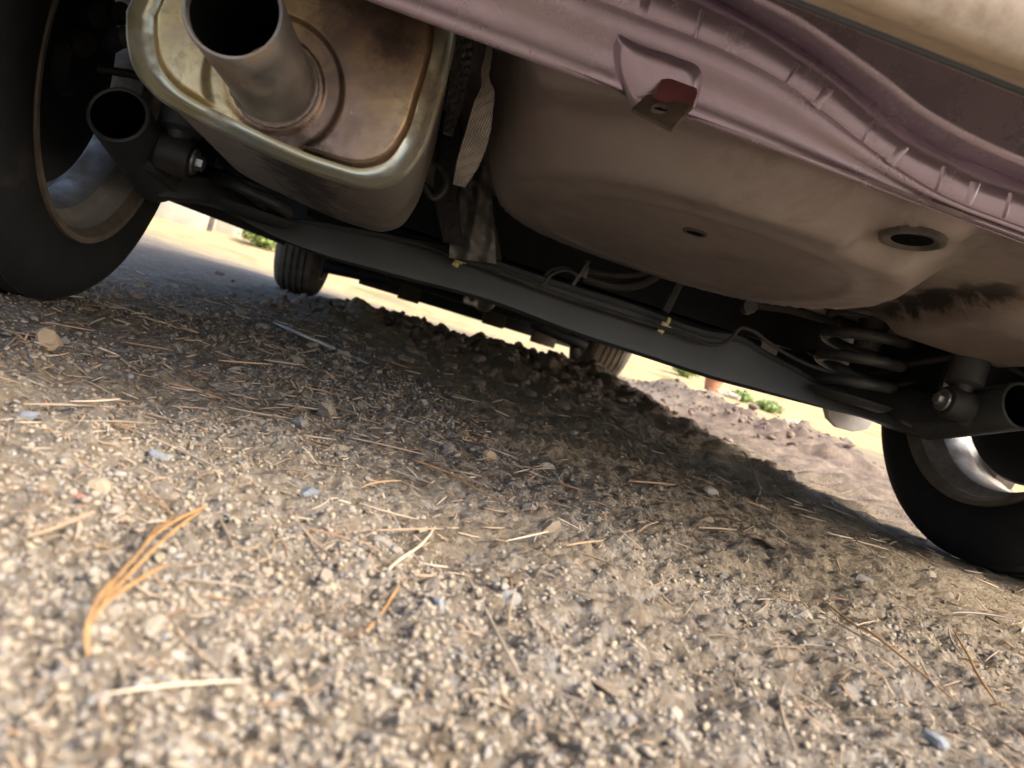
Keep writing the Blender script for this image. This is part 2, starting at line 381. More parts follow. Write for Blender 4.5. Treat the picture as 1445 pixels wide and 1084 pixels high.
def H(x, y):
    x = np.asarray(x, float); y = np.asarray(y, float)
    dist = np.hypot(x-CAM[0], y-CAM[1])
    det = sst(6, 2, dist); near = sst(2.2, .9, dist)
    h = .010*fbm(x, y, 1.6, 3, 3)*sst(.0, .5, np.hypot(np.abs(x)-.735, np.minimum(np.abs(y), np.abs(y-2.534))))
    # churned mound between the wheel ruts, under the middle of the car
    mask = sst(.75, .45, np.abs(x-.03))*np.exp(-((y-1.9)/.75)**2)
    h = h+mask*(.048+.028*sst(-.1, .6, x)+.05*fbm(x, y, 9, 21, 4, .6))
    # spoil thrown up on the inner side of the right-hand rut
    h = h+.024*np.exp(-((x-.53)/.07)**2)*sst(.05, .5, y)*sst(2.6, 1.8, y)*(1+.9*fbm(x, y, 14, 31, 3))
    h = h-.008*sst(.60, .66, x)*sst(.88, .82, x)*sst(-.2, .2, y)*sst(3.2, 2.6, y)
    # tread prints pressed in the rut
    tr = sst(.62, .66, x)*sst(1.25, 1.15, x)*sst(.2, .35, y)*sst(2.6, 2.0, y)*(.5+.5*sst(-.4, .2, fbm(x, y, 3, 91, 2)))
    h = h+tr*.013*np.tanh(3*np.sin((y+.22*np.abs(x-.85)+.02*fbm(x, y, 5, 93, 2))*2*math.pi/.068))
    # windrow of clods right of the car
    h = h+.07*np.exp(-((x-1.35-.16*(y-2))/.22)**2)*sst(.8, 1.6, y)*sst(5.5, 4.0, y)*(1+1.5*fbm(x, y, 7, 41, 4, .65))
    h = h+.018*fbm(x, y, 13, 43, 3, .6)*sst(.55, .9, x)*sst(2.2, 1.8, x)*sst(.1, .8, y)*sst(5, 4, y)
    h = h+det*(.0085*fbm(x, y, 11, 5, 4)+.0055*fbm(x, y, 45, 6, 4, .6))+near*.0035*fbm(x, y, 120, 7, 2)
    h = h+det*.0032*np.abs(fbm(x, y, 26, 8, 3))
    p = fbm(x, y, 4, 9, 3)
    near = near*(1-.65*sandy(x, y))*(.55+.75*sst(-.25, .35, fbm(x, y, 4.2, 61, 3)))
    h = h+near*(.6+.5*p)*(.0100*cellbump(x, y, 95, 11)+.0065*cellbump(x, y, 190, 14)+.006*cellbump(x, y, 55, 16))
    h = h+det*.010*cellbump(x, y, 28, 17)*sst(.15, .55, fbm(x, y, 5, 19, 3))
    # rising bank beyond the car
    far = sst(2, 9, dist)
    h = h+.045*np.clip(y-5, 0, 11)*sst(4.8, 6.5, y)+far*.05*fbm(x, y, .9, 23, 5)
    return h
def graded(c, half, base, grow, ext):
    v = [0.0]
    while v[-1] < ext: v.append(v[-1]+base+grow*max(0, v[-1]-half))
    return v
gx = graded(0, .36, .0024, .022, 150)
X = np.array([-v for v in gx[::-1][:-1]]+gx)-.14
gy = graded(0, .50, .0024, .011, 220)
yb = []; v = 0
while v < 60: v += .02+.12*v; yb.append(-v)
Y = np.array(yb[::-1]+gy)-1.02
XX, YY = np.meshgrid(X, Y); ZZ = H(XX, YY)
nX, nY = len(X), len(Y)
idx = np.arange(nX*nY).reshape(nY, nX)
Q = np.stack([idx[:-1, :-1], idx[:-1, 1:], idx[1:, 1:], idx[1:, :-1]], -1).reshape(-1, 4)
ground = fromarrays('ground', np.stack([XX, YY, ZZ], -1).reshape(-1, 3), Q, m_ground)
tag(ground, 'brown dirt and gravel ground littered with dry needles', kind='structure')
def gz(x, y): return float(H(np.array([x]), np.array([y]))[0])

# ------------------------------------------------------------------ the car
car = empty('car'); tag(car, 'mauve car seen from under its rear end, exhaust and axle showing', 'car')
RT, WB, XI = .295, 2.534, .644      # tyre radius, wheelbase, inner tyre face

# --- wheels
def arcs(p, k): return p
def make_wheel(side, y, rear, rub=None):
    rub = m_rubber if rear else m_rubber_dusty
    """side -1 left / +1 right; lathe axis points outboard"""
    wl = empty('wheel', (side*XI-(.055 if side > 0 and not rear else 0), y, RT), car)
    ax = (side, 0, 0); W = .182
    prof = [(.012, .200), (.004, .207), (-.002, .216), (-.006, .235), (-.005, .255), (.002, .272), (.012, .283), (.024, .2895)]
    tw = W-.048; grooves = [.2, .4, .6, .8]
    for k in range(41):
        u = k/40; d = 0
        for g in grooves:
            if abs(u-g) < .032: d = .007
        prof.append((.024+tw*u, .2905+.0045*math.sin(math.pi*u)-d))
    prof += [(W-.024, .2895), (W-.012, .283), (W-.002, .272), (W+.005, .255), (W+.006, .235), (W+.002, .216), (W-.004, .207), (W-.012, .200)]
    MB().lathe(prof, (0, 0, 0), ax, 112).build('tyre', rub, wl, auto=50)
    # rim: inner lip, barrel, drop centre, outer face with spokes
    MB().lathe([(.013, .2005), (.003, .2085), (-.001, .2075), (.0, .2), (.008, .196), (.014, .1935)], (0, 0, 0), ax, 96).build('rim_lip', m_lip, wl)
    MB().lathe([(.0142, .1930), (.030, .191), (.036, .186), (.044, .176), (.085, .172), (.098, .180), (.106, .190), (.15, .192), (.166, .197), (.172, .204), (.176, .204), (.172, .196), (.150, .2), (.1, .2), (.085, .18), (.044, .184), (.03, .2), (.0145, .199)], (0, 0, 0), ax, 96).build('rim', m_alloy, wl, auto=40)
    if rear:
        MB().lathe([(.09, .0), (.09, .05), (.09, .118), (.096, .124), (.118, .124), (.125, .118), (.128, .06), (.128, 0)], (0, 0, 0), ax, 64).build('brake_drum', m_cast, wl, auto=30)
        MB().lathe([(.052, 0), (.052, .035), (.070, .040), (.074, .13), (.079, .154), (.084, .157), (.087, .152), (.087, .0)], (0, 0, 0), ax, 64).build('backing_plate', m_black, wl, auto=30)
    else:
        MB().lathe([(.02, 0), (.02, .06), (.045, .07), (.05, .125), (.06, .125), (.062, 0)], (0, 0, 0), ax, 48).build('brake_disc', m_cast, wl, auto=30)
    mb = MB()
    mb.lathe([(.130, .0), (.130, .040), (.150, .052), (.170, .045), (.172, 0)], (0, 0, 0), ax, 32)
    mb.build('hub', m_alloy, wl)
    for k in range(5):
        a = 2*math.pi*(k+.35)/5; c, s_ = math.cos(a), math.sin(a)
        rows = []
        for (r, hw, x0, x1) in ((.035, .030, .135, .168), (.09, .022, .140, .170), (.15, .024, .142, .172), (.194, .046, .140, .172)):
            pts = []
            for (t, xx) in ((-hw, x1), (-hw*.75, x0), (hw*.75, x0), (hw, x1)):
                pts.append((side*xx, c*r-s_*t, s_*r+c*t))
            rows.append(pts)
        MB().loft(rows, True, True).build('spoke', m_alloy, wl, bevel=.003)
    return wl
for side in (-1, 1):
    for y, r in ((0, True), (WB, False)): make_wheel(side, y, r)

# --- muffler ---------------------------------------------------------------
YC = -.42
bot = [(187, 20), (188, 62), (197, 98), (222, 131), (262, 158), (300, 176), (390, 219), (470, 250), (525, 262), (560, 252), (590, 215), (613, 150), (630, 95), (643, 45)]
o = [at(px, py, y=YC) for px, py in bot]
zc = .318
low = [(p.x, p.z) for p in o if p.z < zc]
cxm = (o[0].x+o[-1].x)/2
top = [(-.262, .360), (-.285, .392), (-.33, .408), (-.39, .405), (-.44, .39), (-.468, .36), (-.478, .33)]
loop = catmull([*low, *top, low[0]], 193)[:-1]
cen = loop.mean(0)
cen3 = Vector((cen[0], YC, cen[1]))
def ring(k, y, off=(0, 0)): return [Vector((cen[0]+(p[0]-cen[0])*k+off[0], y, cen[1]+(p[1]-cen[1])*k+off[1])) for p in loop]
muf = MB().loft([ring(.985, YC+.004), ring(1.0, YC+.016), ring(1.015, YC+.05), ring(1.02, YC+.12, (0, -.003)), ring(1.02, YC+.27, (0, -.011)), ring(1.0, YC+.315, (0, -.011)), ring(.96, YC+.33, (0, -.010)), ring(.5, YC+.335), ring(.02, YC+.335)], True).build('muffler', m_shell, car, auto=40)
MB().loft([ring(.992, YC+.014), ring(1.022, YC+.010), ring(1.030, YC+.003), ring(1.026, YC-.004), ring(1.008, YC-.007), ring(.985, YC-.004), ring(.965, YC-.001), ring(.945, YC+.0015), ring(.90, YC+.002), ring(.875, YC+.001)], True).build('rolled_seam', m_rim_seam, muf, auto=60)
# end cap: recessed border, raised field with a stepped round boss at the pipe
pb = at(389, 121, y=YC); po = at(326, 8, y=-.535)
ax = (po-pb).normalized()
ax = (ax+Vector((0, -.25, 0))).normalized()
rows = []
for k in np.linspace(.88, .0, 90):
    r = []
    for p in ring(k, YC):
        d = math.hypot(p.x-pb.x, p.z-pb.z)
        f = 1-float(sst(.835, .865, np.array(k)))+.35*math.exp(-((k-.868)/.008)**2)*-1              # field rises inside the border
        hgt = -.0065*f
        bossw = float(sst(.0525, .0485, np.array(d)))
        hgt = hgt*(1-bossw)+(-.0015)*bossw
        hgt -= .0035*float(sst(.0375, .0355, np.array(d)))
        dent = math.exp(-((p.x+.300)**2+(p.z-.352)**2)/.0005)
        r.append(Vector((p.x, YC+hgt+.003*dent, p.z)))
    rows.append(r)
MB().loft(rows, True).build('end_cap', m_cap, muf, auto=60)
pr = .0300
L = (po-pb).length
pa, pe = pb-ax*.02, pb+ax*(L*.98)
MB().lathe([(-.03, pr), (L*.5, pr), (L, pr+.0008), (L+.0015, pr), (L+.0015, pr-.0016), (L, pr-.0022), (L-.004, pr-.0024)], pb, ax, 64).build('tailpipe', m_pipe, muf, auto=50)
MB().lathe([(L-.0042, pr-.0024), (L*.4, pr-.0026), (-.22, pr-.0026), (-.22, .001)], pb, ax, 64).build('pipe_bore', m_soot_hole_black, muf)
bead = []
for k in range(73):
    t = 2*math.pi*k/72
    u = ax.orthogonal().normalized(); v2 = ax.cross(u)
    q = pb+(u*math.cos(t)+v2*math.sin(t))*(pr+.001); s_ = (YC-.0065-q.y)/ax.y
    bead.append(q+ax*s_)
MB().tube(bead, [.0024+.0004*math.sin(k*2.1)+.0002*math.sin(k*5.3) for k in range(73)], 8).build('weld_bead', m_weld, muf)

# --- rear end panel (mauve), seam flange, bracket ---------------------------
PN = Vector((0, 1, .38)).normalized(); P0 = Vector((0, -.47, .3345))         # 45 degree leaning panel
def pp(px, py, off=0): return on_plane(px, py, P0-PN*off, PN)
def xcurve(pts, off=0, y=None):
    """curve given in pixels -> function x -> point on the panel, resampled at common x"""
    P = [pp(a, b, off) for a, b in pts]; P = catmull([tuple(p) for p in P], 200)
    return P
XS = np.linspace(-.47, .52, 140)
def rs(P):
    i = np.argsort(P[:, 0]); P = P[i]; x0, x1 = P[0, 0], P[-1, 0]
    s = P[:, 1:]
    out = []
    g0 = (P[6]-P[0])/(P[6, 0]-P[0, 0]); g1 = (P[-1]-P[-7])/(P[-1, 0]-P[-7, 0])
    for x in XS:
        if x < x0: q = P[0]+g0*(x-x0)*np.array([1, .25, .25])
        elif x > x1: q = P[-1]+g1*(x-x1)*np.array([1, .5, .5])
        else: q = np.array([x, np.interp(x, P[:, 0], P[:, 1]), np.interp(x, P[:, 0], P[:, 2])])
        q[0] = x; out.append(Vector(q))
    return out
c0 = rs(xcurve([(400, -43), (515, 0), (980, 172), (1445, 345)]))
c2px = [(780, -30), (840, -2), (900, 22), (985, 55), (1050, 85), (1110, 120), (1150, 150), (1220, 205), (1320, 270), (1445, 320)]
c3px = [(840, -60), (940, -14), (991, 12), (1047, 37), (1128, 89), (1173, 120), (1231, 170), (1278, 205), (1334, 232), (1378, 256), (1427, 271), (1445, 277)]
c4px = [(940, -42), (1010, -6), (1076, 31), (1154, 79), (1231, 141), (1289, 184), (1347, 219), (1405, 242), (1445, 257)]
c5px = [(980, -40), (1049, 0), (1115, 35), (1177, 77), (1231, 116), (1289, 161), (1347, 194), (1445, 238)]
c2, c3, c4, c5 = (rs(xcurve(p)) for p in (c2px, c3px, c4px, c5px))
def lerp(a, b, t): return [p+(q-p)*t for p, q in zip(a, b)]
def offs(c, d): return [p-PN*d for p in c]
bk = [p+Vector((0, .012, .004)) for p in c0]
UP = Vector((0, -.38, 1)).normalized()
c6 = [p+UP*.11 for p in c5]
emb = []   # shallow swage between lower edge and flange
# swage line from the photo: from the bracket running down right to the lower edge
rows = [bk, c0, offs(lerp(c0, c2, .05), .003), offs(lerp(c0, c2, .10), .0035), offs(lerp(c0, c2, .2), .001), offs(lerp(c0, c2, .45), .0), offs(lerp(c0, c2, .58), .0012), offs(lerp(c0, c2, .66), .0042), offs(lerp(c0, c2, .78), .005), offs(lerp(c0, c2, .93), .0045), offs(c2, .004)]
panel = MB().loft(rows).build('rear_panel', m_paint, car, auto=70, recalc=False)
rows = [offs(c2, .0035), offs(c2, .0075), offs(lerp(c2, c3, .12), .0082), offs(lerp(c2, c3, .6), .0075), offs(c3, .0065), offs(lerp(c3, c4, .5), .001), offs(c4, -.010), offs(lerp(c4, c5, .5), -.004), offs(c5, .010), offs(lerp(c5, c6, .03), .014), offs(lerp(c5, c6, .07), .013), offs(lerp(c5, c6, .14), .009), offs(lerp(c5, c6, .5), .007), offs(c6, .006)]
flange = MB().loft(rows).build('seam_flange', m_paint, panel, auto=70, recalc=False)
ribs = [((905, 22), (912, -4)), ((980, 53), (992, 14)), ((1031, 74), (1044, 38)), ((1110, 117), (1126, 90)), ((1150, 150), (1170, 124)), ((1218, 200), (1231, 170)), ((1256, 231), (1277, 205)), ((1322, 268), (1333, 234)), ((1365, 288), (1377, 257)), ((1417, 307), (1427, 272)), ((1462, 325), (1474, 290))]
for k, (a, b) in enumerate(ribs):
    A, B = pp(*a, .0078), pp(*b, .0070); d = B-A; t = d.cross(PN).normalized()
    hw = .0013 if k % 2 else .0028; hh = .0030 if k % 2 else .0022
    A = A-d*.02; B = B+d*.02
    V = [A-t*hw*1.6, A+t*hw*1.6, B+t*hw*1.6, B-t*hw*1.6, A-t*hw*.5-PN*hh, A+t*hw*.5-PN*hh, B+t*hw*.5-PN*hh*.6, B-t*hw*.5-PN*hh*.6]
    MB().add(V, [(4, 5, 6, 7), (0, 1, 5, 4), (1, 2, 6, 5), (2, 3, 7, 6), (3, 0, 4, 7)]).build('flange_rib', m_paint, panel, auto=50, bevel=.0006)
# pressed mounting box for the bracket
out = [(868, 44), (905, 62), (955, 78), (992, 98), (990, 118), (975, 158), (940, 152), (893, 152), (874, 120), (866, 75)]
inn = [(884, 66), (912, 78), (945, 92), (968, 105), (966, 120), (958, 140), (935, 138), (902, 138), (888, 116), (880, 88)]
ob = [Vector(q) for q in catmull([tuple(pp(*p, .001)) for p in out+out[:1]], 49)[:-1]]
ib = [Vector(q) for q in catmull([tuple(pp(*p, .0125)) for p in inn+inn[:1]], 49)[:-1]]
cb = sum(ib, Vector())/len(ib)
mid_ = [a+(b-a)*.55-PN*.004 for a, b in zip(ob, ib)]
MB().loft([ob, mid_, ib, [cb+(p-cb)*.5 for p in ib], [cb+(p-cb)*.01 for p in ib]], True).build('pressed_mount', m_paint, panel, auto=70)
# L bracket: rusty foot plate with a hole and red upright tab
yb_ = -.503
q = [at(891, 158, y=yb_+.012), at(947, 187, y=yb_-.012), at(976, 155, y=yb_), at(919, 133, y=yb_+.024)]
n_ = (q[1]-q[0]).cross(q[2]-q[1]).normalized()
if n_.z > 0: n_ = -n_
cq = sum(q, Vector())/4
nseg = 48
outer = []
for k in range(nseg):
    s_ = k/nseg*4; i = int(s_); outer.append(q[i]+(q[(i+1) % 4]-q[i])*(s_-i))
hc = cq+(q[2]-q[0])*-.03
hu = (q[2]-q[3]).normalized(); hv = n_.cross(hu)
rr_ = []
start = math.atan2((outer[0]-hc).dot(hv), (outer[0]-hc).dot(hu))
for k in range(nseg):
    dd = outer[k]-hc; t = math.atan2(dd.dot(hv), dd.dot(hu)); rr_.append(hc+(hu*math.cos(t)+hv*math.sin(t))*.0064)
T = -n_*.0028
brk = MB().loft([outer, rr_, [p+T for p in rr_], [p+T for p in outer], outer], True).build('bracket', m_rust, panel, auto=40)
tabpx = [(921, 137), (934, 112), (945, 110), (983, 124), (985, 131), (976, 157), (948, 148)]
tp = [at(a, b, y=yb_+.004+.010*(160-b)/50) for a, b in tabpx]
MB().prism(tp, (0, .003, 0)).build('bracket_tab', m_red, brk, bevel=.0008)

# --- dusty bumper cover ------------------------------------------------------
def bumper_rows():
    rows = []
    for (dy, z, k) in ((.075, .350, .96), (.03, .336, .985), (.006, .3265, 1), (-.004, .330, 1), (-.016, .352, 1), (-.026, .40, 1.005), (-.03, .46, 1.01), (-.025, .53, 1.01), (.0, .585, 1.0), (.05, .60, .98)):
        r = []
        for t in np.linspace(-1, 1, 61):
            xx = .80*math.copysign(abs(t)**.8, t)*k
            yy = -.70+.05*abs(t)**2+.62*max(0, abs(t)-.78)**1.5*2.2
            lift = .13*float(sst(.62, .95, np.array(abs(t))))*(1-min(1, max(0, (z-.33)/.2)))
            r.append(Vector((xx, yy+dy, z+.010+lift)))
        rows.append(r)
    return rows
MB().loft(bumper_rows()).build('rear_bumper', m_bumper, car, auto=60, recalc=False)

BR = bumper_rows()
MB().tube([p+Vector((0, .010, -.004)) for p in BR[2][6:-6]], .0018, 8).build('bumper_gap_strip', m_black, car)  # black strip put in for the dark gap behind the bumper edge
# --- spare-wheel well and rear floor ----------------------------------------
def floor_z(x, y):
    wz = np.where(np.abs(x) > .5, .335+.31*sst(.60, .64, np.abs(x)), .0)
    left = sst(-.17, -.25, x)
    zf = .336+.10*left-.017*sst(.20, .35, x)*sst(-.18, .0, y)
    r = ((np.abs(x-.06)/np.where(x < .06, .232, .205))**2.2+(np.abs(y+.205)/.212)**2.2)**(1/2.2)
    zb = .2935-.0245*sst(-.42, .02, y)*1.0
    g = .3*sst(1.20, .99, r)+.7*np.clip((1.18-r)/.18, 0, 1)
    z = zf*(1-g)+zb*g
    # second, softer step: bead around the bowl
    z = z-.006*np.exp(-((r-1.42)/.06)**2)*sst(.0, -.1, x)
    z = z-.003*np.exp(-((r-.80)/.04)**2)
    z = z+.004*np.exp(-((x-.08)/.05)**2)*np.exp(-((r-1.1)/.12)**2)*sst(-.2, -.3, y)
    # frame rail end above the shock absorber
    rail = sst(.385, .43, x-.15*(y+.1))*sst(.66, .60, x)*sst(.03, -.05, y)*sst(-.36, -.22, y)
    z = z-.032*rail
    arch = sst(.60, .645, np.abs(x))*sst(-.42, -.36, y)*sst(.42, .36, y)
    z = z+.30*arch
    pad = sst(.050, .034, np.hypot(x-.163, y+.425))
    z = z*(1-pad)+(.3165-.12*(y+.425)+.05*(x-.163))*pad
    z = z+.09*sst(.20, .33, y)+.0012*fbm(x, y, 6, 51, 2)
    return z
nx, ny = 170, 120
xs = np.linspace(-.78, .78, nx); ys = np.linspace(-.475, .36, ny)
gx_, gy_ = np.meshgrid(xs, ys); gz_ = floor_z(gx_, gy_)
idx = np.arange(nx*ny).reshape(ny, nx)
Qf = np.stack([idx[:-1, :-1], idx[1:, :-1], idx[1:, 1:], idx[:-1, 1:]], -1).reshape(-1, 4)
well = fromarrays('spare_wheel_well', np.stack([gx_, gy_, gz_], -1).reshape(-1, 3), Qf, m_well, car)
def on_floor(px, py):
    d = ray(px, py); t = .3
    for _ in range(900):
        p = CAM+d*t
        if p[2] > floor_z(np.array(p[0]), np.array(p[1])) and p[1] > -.47: break
        t += .001
    return Vector(p)
def floor_n(p):
    e = .01; f = lambda a, b: float(floor_z(np.array(a), np.array(b)))
    return Vector((f(p.x+e, p.y)-f(p.x-e, p.y), f(p.x, p.y+e)-f(p.x, p.y-e), -2*e)).normalized()
def plug(name, px, py, r, deep):
    p = on_floor(px, py); n = floor_n(p); p = p+n*.0015
    MB().lathe([(-.002, r), (.0028, r*.98), (.0038, r*.90), (.0034, r*.80), (.0016, r*.70), (.0012, r*.60), (.0012, r*.58)], p, n, 40).build(name, m_grommet, well, auto=50)
    MB().lathe([(.0016, r*.62), (.0018, r*.5), (.0014, .0005)], p, n, 40).build('plug_centre', m_soot_hole_black, well, auto=50)
plug('rubber_grommet', 1288, 334, .0270, .003)
p = on_floor(981, 327); n = floor_n(p)
MB().lathe([(.0, .0125), (.0022, .0122), (.0026, .0105), (.001, .0098)], p, n, 32).build('drain_rim', m_grommet, well)
MB().lathe([(.0012, .0108), (.0015, .005), (.0013, .0003)], p, n, 32).build('drain_hole', m_soot_hole_black, well)  # flat black disc standing in for the shade inside the hole

# --- front floor, sills, tank: dark underbody ---------------------------------
def slab(name, x0, x1, y0, y1, z0, z1, m=m_black, parent=car, bevel=.012):
    return MB().box(((x0+x1)/2, (y0+y1)/2, (z0+z1)/2), (x1-x0, y1-y0, z1-z0)).build(name, m, parent, bevel=bevel)
flo = slab('floor_pan', -.74, .74, .38, 3.05, .262, .30)
for s_ in (-1, 1):
    slab('chassis_rail', s_*.42-.035, s_*.42+.035, .40, 2.2, .225, .2615, m_black, flo, .008)
    slab('sill_seam', s_*.765-.004, s_*.765+.004, .40, 2.10, .185, .262, m_black, flo, .001)
slab('fuel_tank', -.36, .42, .40, .92, .205, .2615, m_black, car, .03)
slab('front_subframe', -.36, .36, 2.25, 2.70, .178, .255, m_black, car, .02)
slab('engine_undertray', -.60, .60, 2.72, 3.14, .196, .225, m_black, car, .01)
a_ = at(506, 398, y=3.16); b_ = at(800, 490, y=3.16)
slab('front_valance', a_.x, b_.x+.05, 3.15, 3.20, .119, .24, m_black, car, .008)
slab('valance_lip', -.80, a_.x-.004, 3.15, 3.19, .150, .24, m_black, car, .006)
for (u0, u1, zz) in ((560, 590, .108), (690, 720, .111), (766, 800, .092)):
    a2 = at(u0, 420, y=3.0); b2 = at(u1, 430, y=3.0); slab('undertray_bracket', a2.x, b2.x, 2.98, 3.02, zz, .21, m_rust, car, .006)
for s_ in (-1, 1):
    MB().tube([(s_*.33, 2.40, .185), (s_*.48, 2.48, .165), (s_*.64, 2.53, .155)], [.03, .026, .03], 12).build('lower_arm', m_cast, car)
    slab('splash_panel', s_*.50-.12, s_*.50+.12, 2.73, 2.76, .165, .2245, m_black, car, .006)
pth = catmull([(-.34, -.09, .30), (-.30, .02, .33), (-.20, .14, .315), (-.12, .35, .25), (-.06, .8, .19), (-.02, 1.6, .195), (0, 2.3, .20)], 40)
MB().tube(pth, .024, 16).build('exhaust_pipe', m_shell, car)
MB().tube([(-.05, 1.15, .212), (-.05, 1.2, .212), (-.035, 1.5, .212), (-.03, 1.58, .212)], [.02, .034, .034, .02], 20).build('front_silencer', m_shell, car)

slab('added_gap_plate', -.74, .74, .362, .376, .258, .66, m_black, car, .002)  # plate added to block the light showing through the floor gap
for s_ in (-1, 1): slab('added_shade_plate', s_*.606-.004, s_*.606+.004, -.05, .36, .325, .66, m_black, car, .001); slab('added_rim_mask', s_*.616-.003, s_*.616+.003, .085, .35, .235, .33, m_black, car, .001)  # plates added to darken the wheel wells and hide the lit rim
# --- axle beam -----------------------------------------------------------------
top_px = [(218, 268), (240, 252), (299, 251), (322, 259), (362, 291), (384, 303), (432, 309), (540, 327), (612, 341), (662, 354), (765, 387), (888, 425), (1010, 466), (1040, 469), (1082, 494), (1123, 517), (1164, 541), (1236, 569), (1309, 574), (1366, 562), (1423, 552), (1450, 548)]
bot_px = [(218, 277), (252, 282), (288, 284), (335, 309), (389, 336), (432, 354), (540, 386), (700, 430), (816, 474), (918, 507), (1021, 540), (1082, 556), (1163, 577), (1236, 595), (1309, 619), (1366, 613), (1445, 601)]
nb = 90
T_ = catmull(top_px, 400); B_ = catmull(bot_px, 400)
us = np.linspace(224, 1440, nb)
rows = [[] for _ in range(9)]
for u in us:
    ty = np.interp(u, T_[:, 0], T_[:, 1]); by = np.interp(u, B_[:, 0], B_[:, 1])
    e = min(1, (u-224)/150, (1440-u)/170); yf = .02+.09*float(sst(0, 1, np.array(e)))
    a, b = at(u, ty, y=yf+.012), at(u, by, y=yf)
    prof = [(0, .045), (0, .008), (.05, -.002), (.13, -.003), (.19, .001), (.80, -.001), (.93, .0), (1.0, .008), (1.0, .045)]
    for k, (f, dy) in enumerate(prof):
        p = a+(b-a)*f; p.y += dy; rows[k].append(p)
beam = MB().loft([r for r in rows]+[rows[0]], False).build('axle_beam', m_beam, car, auto=40)
# brake line along the beam's top edge, clips
pl = [(560, 338), (600, 347), (650, 366), (700, 382), (750, 399), (765, 402), (778, 388), (800, 382), (815, 388)]
MB().tube([Vector(q) for q in catmull([tuple(at(a, b, y=.09)) for a, b in pl], 60)], .0028, 8).build('brake_line', m_hose, beam)
pl = [(700, 383), (800, 420), (880, 446), (960, 470), (1015, 486), (1030, 480), (1045, 463), (1060, 466), (1085, 484), (1130, 510), (1180, 528), (1240, 545), (1290, 540)]
MB().tube([Vector(q) for q in catmull([tuple(at(a, b, y=.088)) for a, b in pl], 90)], .0032, 8).build('brake_line', m_hose, beam)
for (a, b) in ((648, 366), (937, 460)):
    p = at(a, b, y=.093)
    mb = MB(); mb.box(p, (.012, .006, .013)); mb.box(p+Vector((.004, 0, .010)), (.006, .005, .010)); mb.box(p+Vector((-.003, -.001, -.009)), (.010, .005, .007), Matrix.Rotation(.3, 3, 'Y')); mb.box(p+Vector((.0075, -.001, -.001)), (.008, .004, .006))
    mb.build('line_clip', m_clip, beam, bevel=.0012)

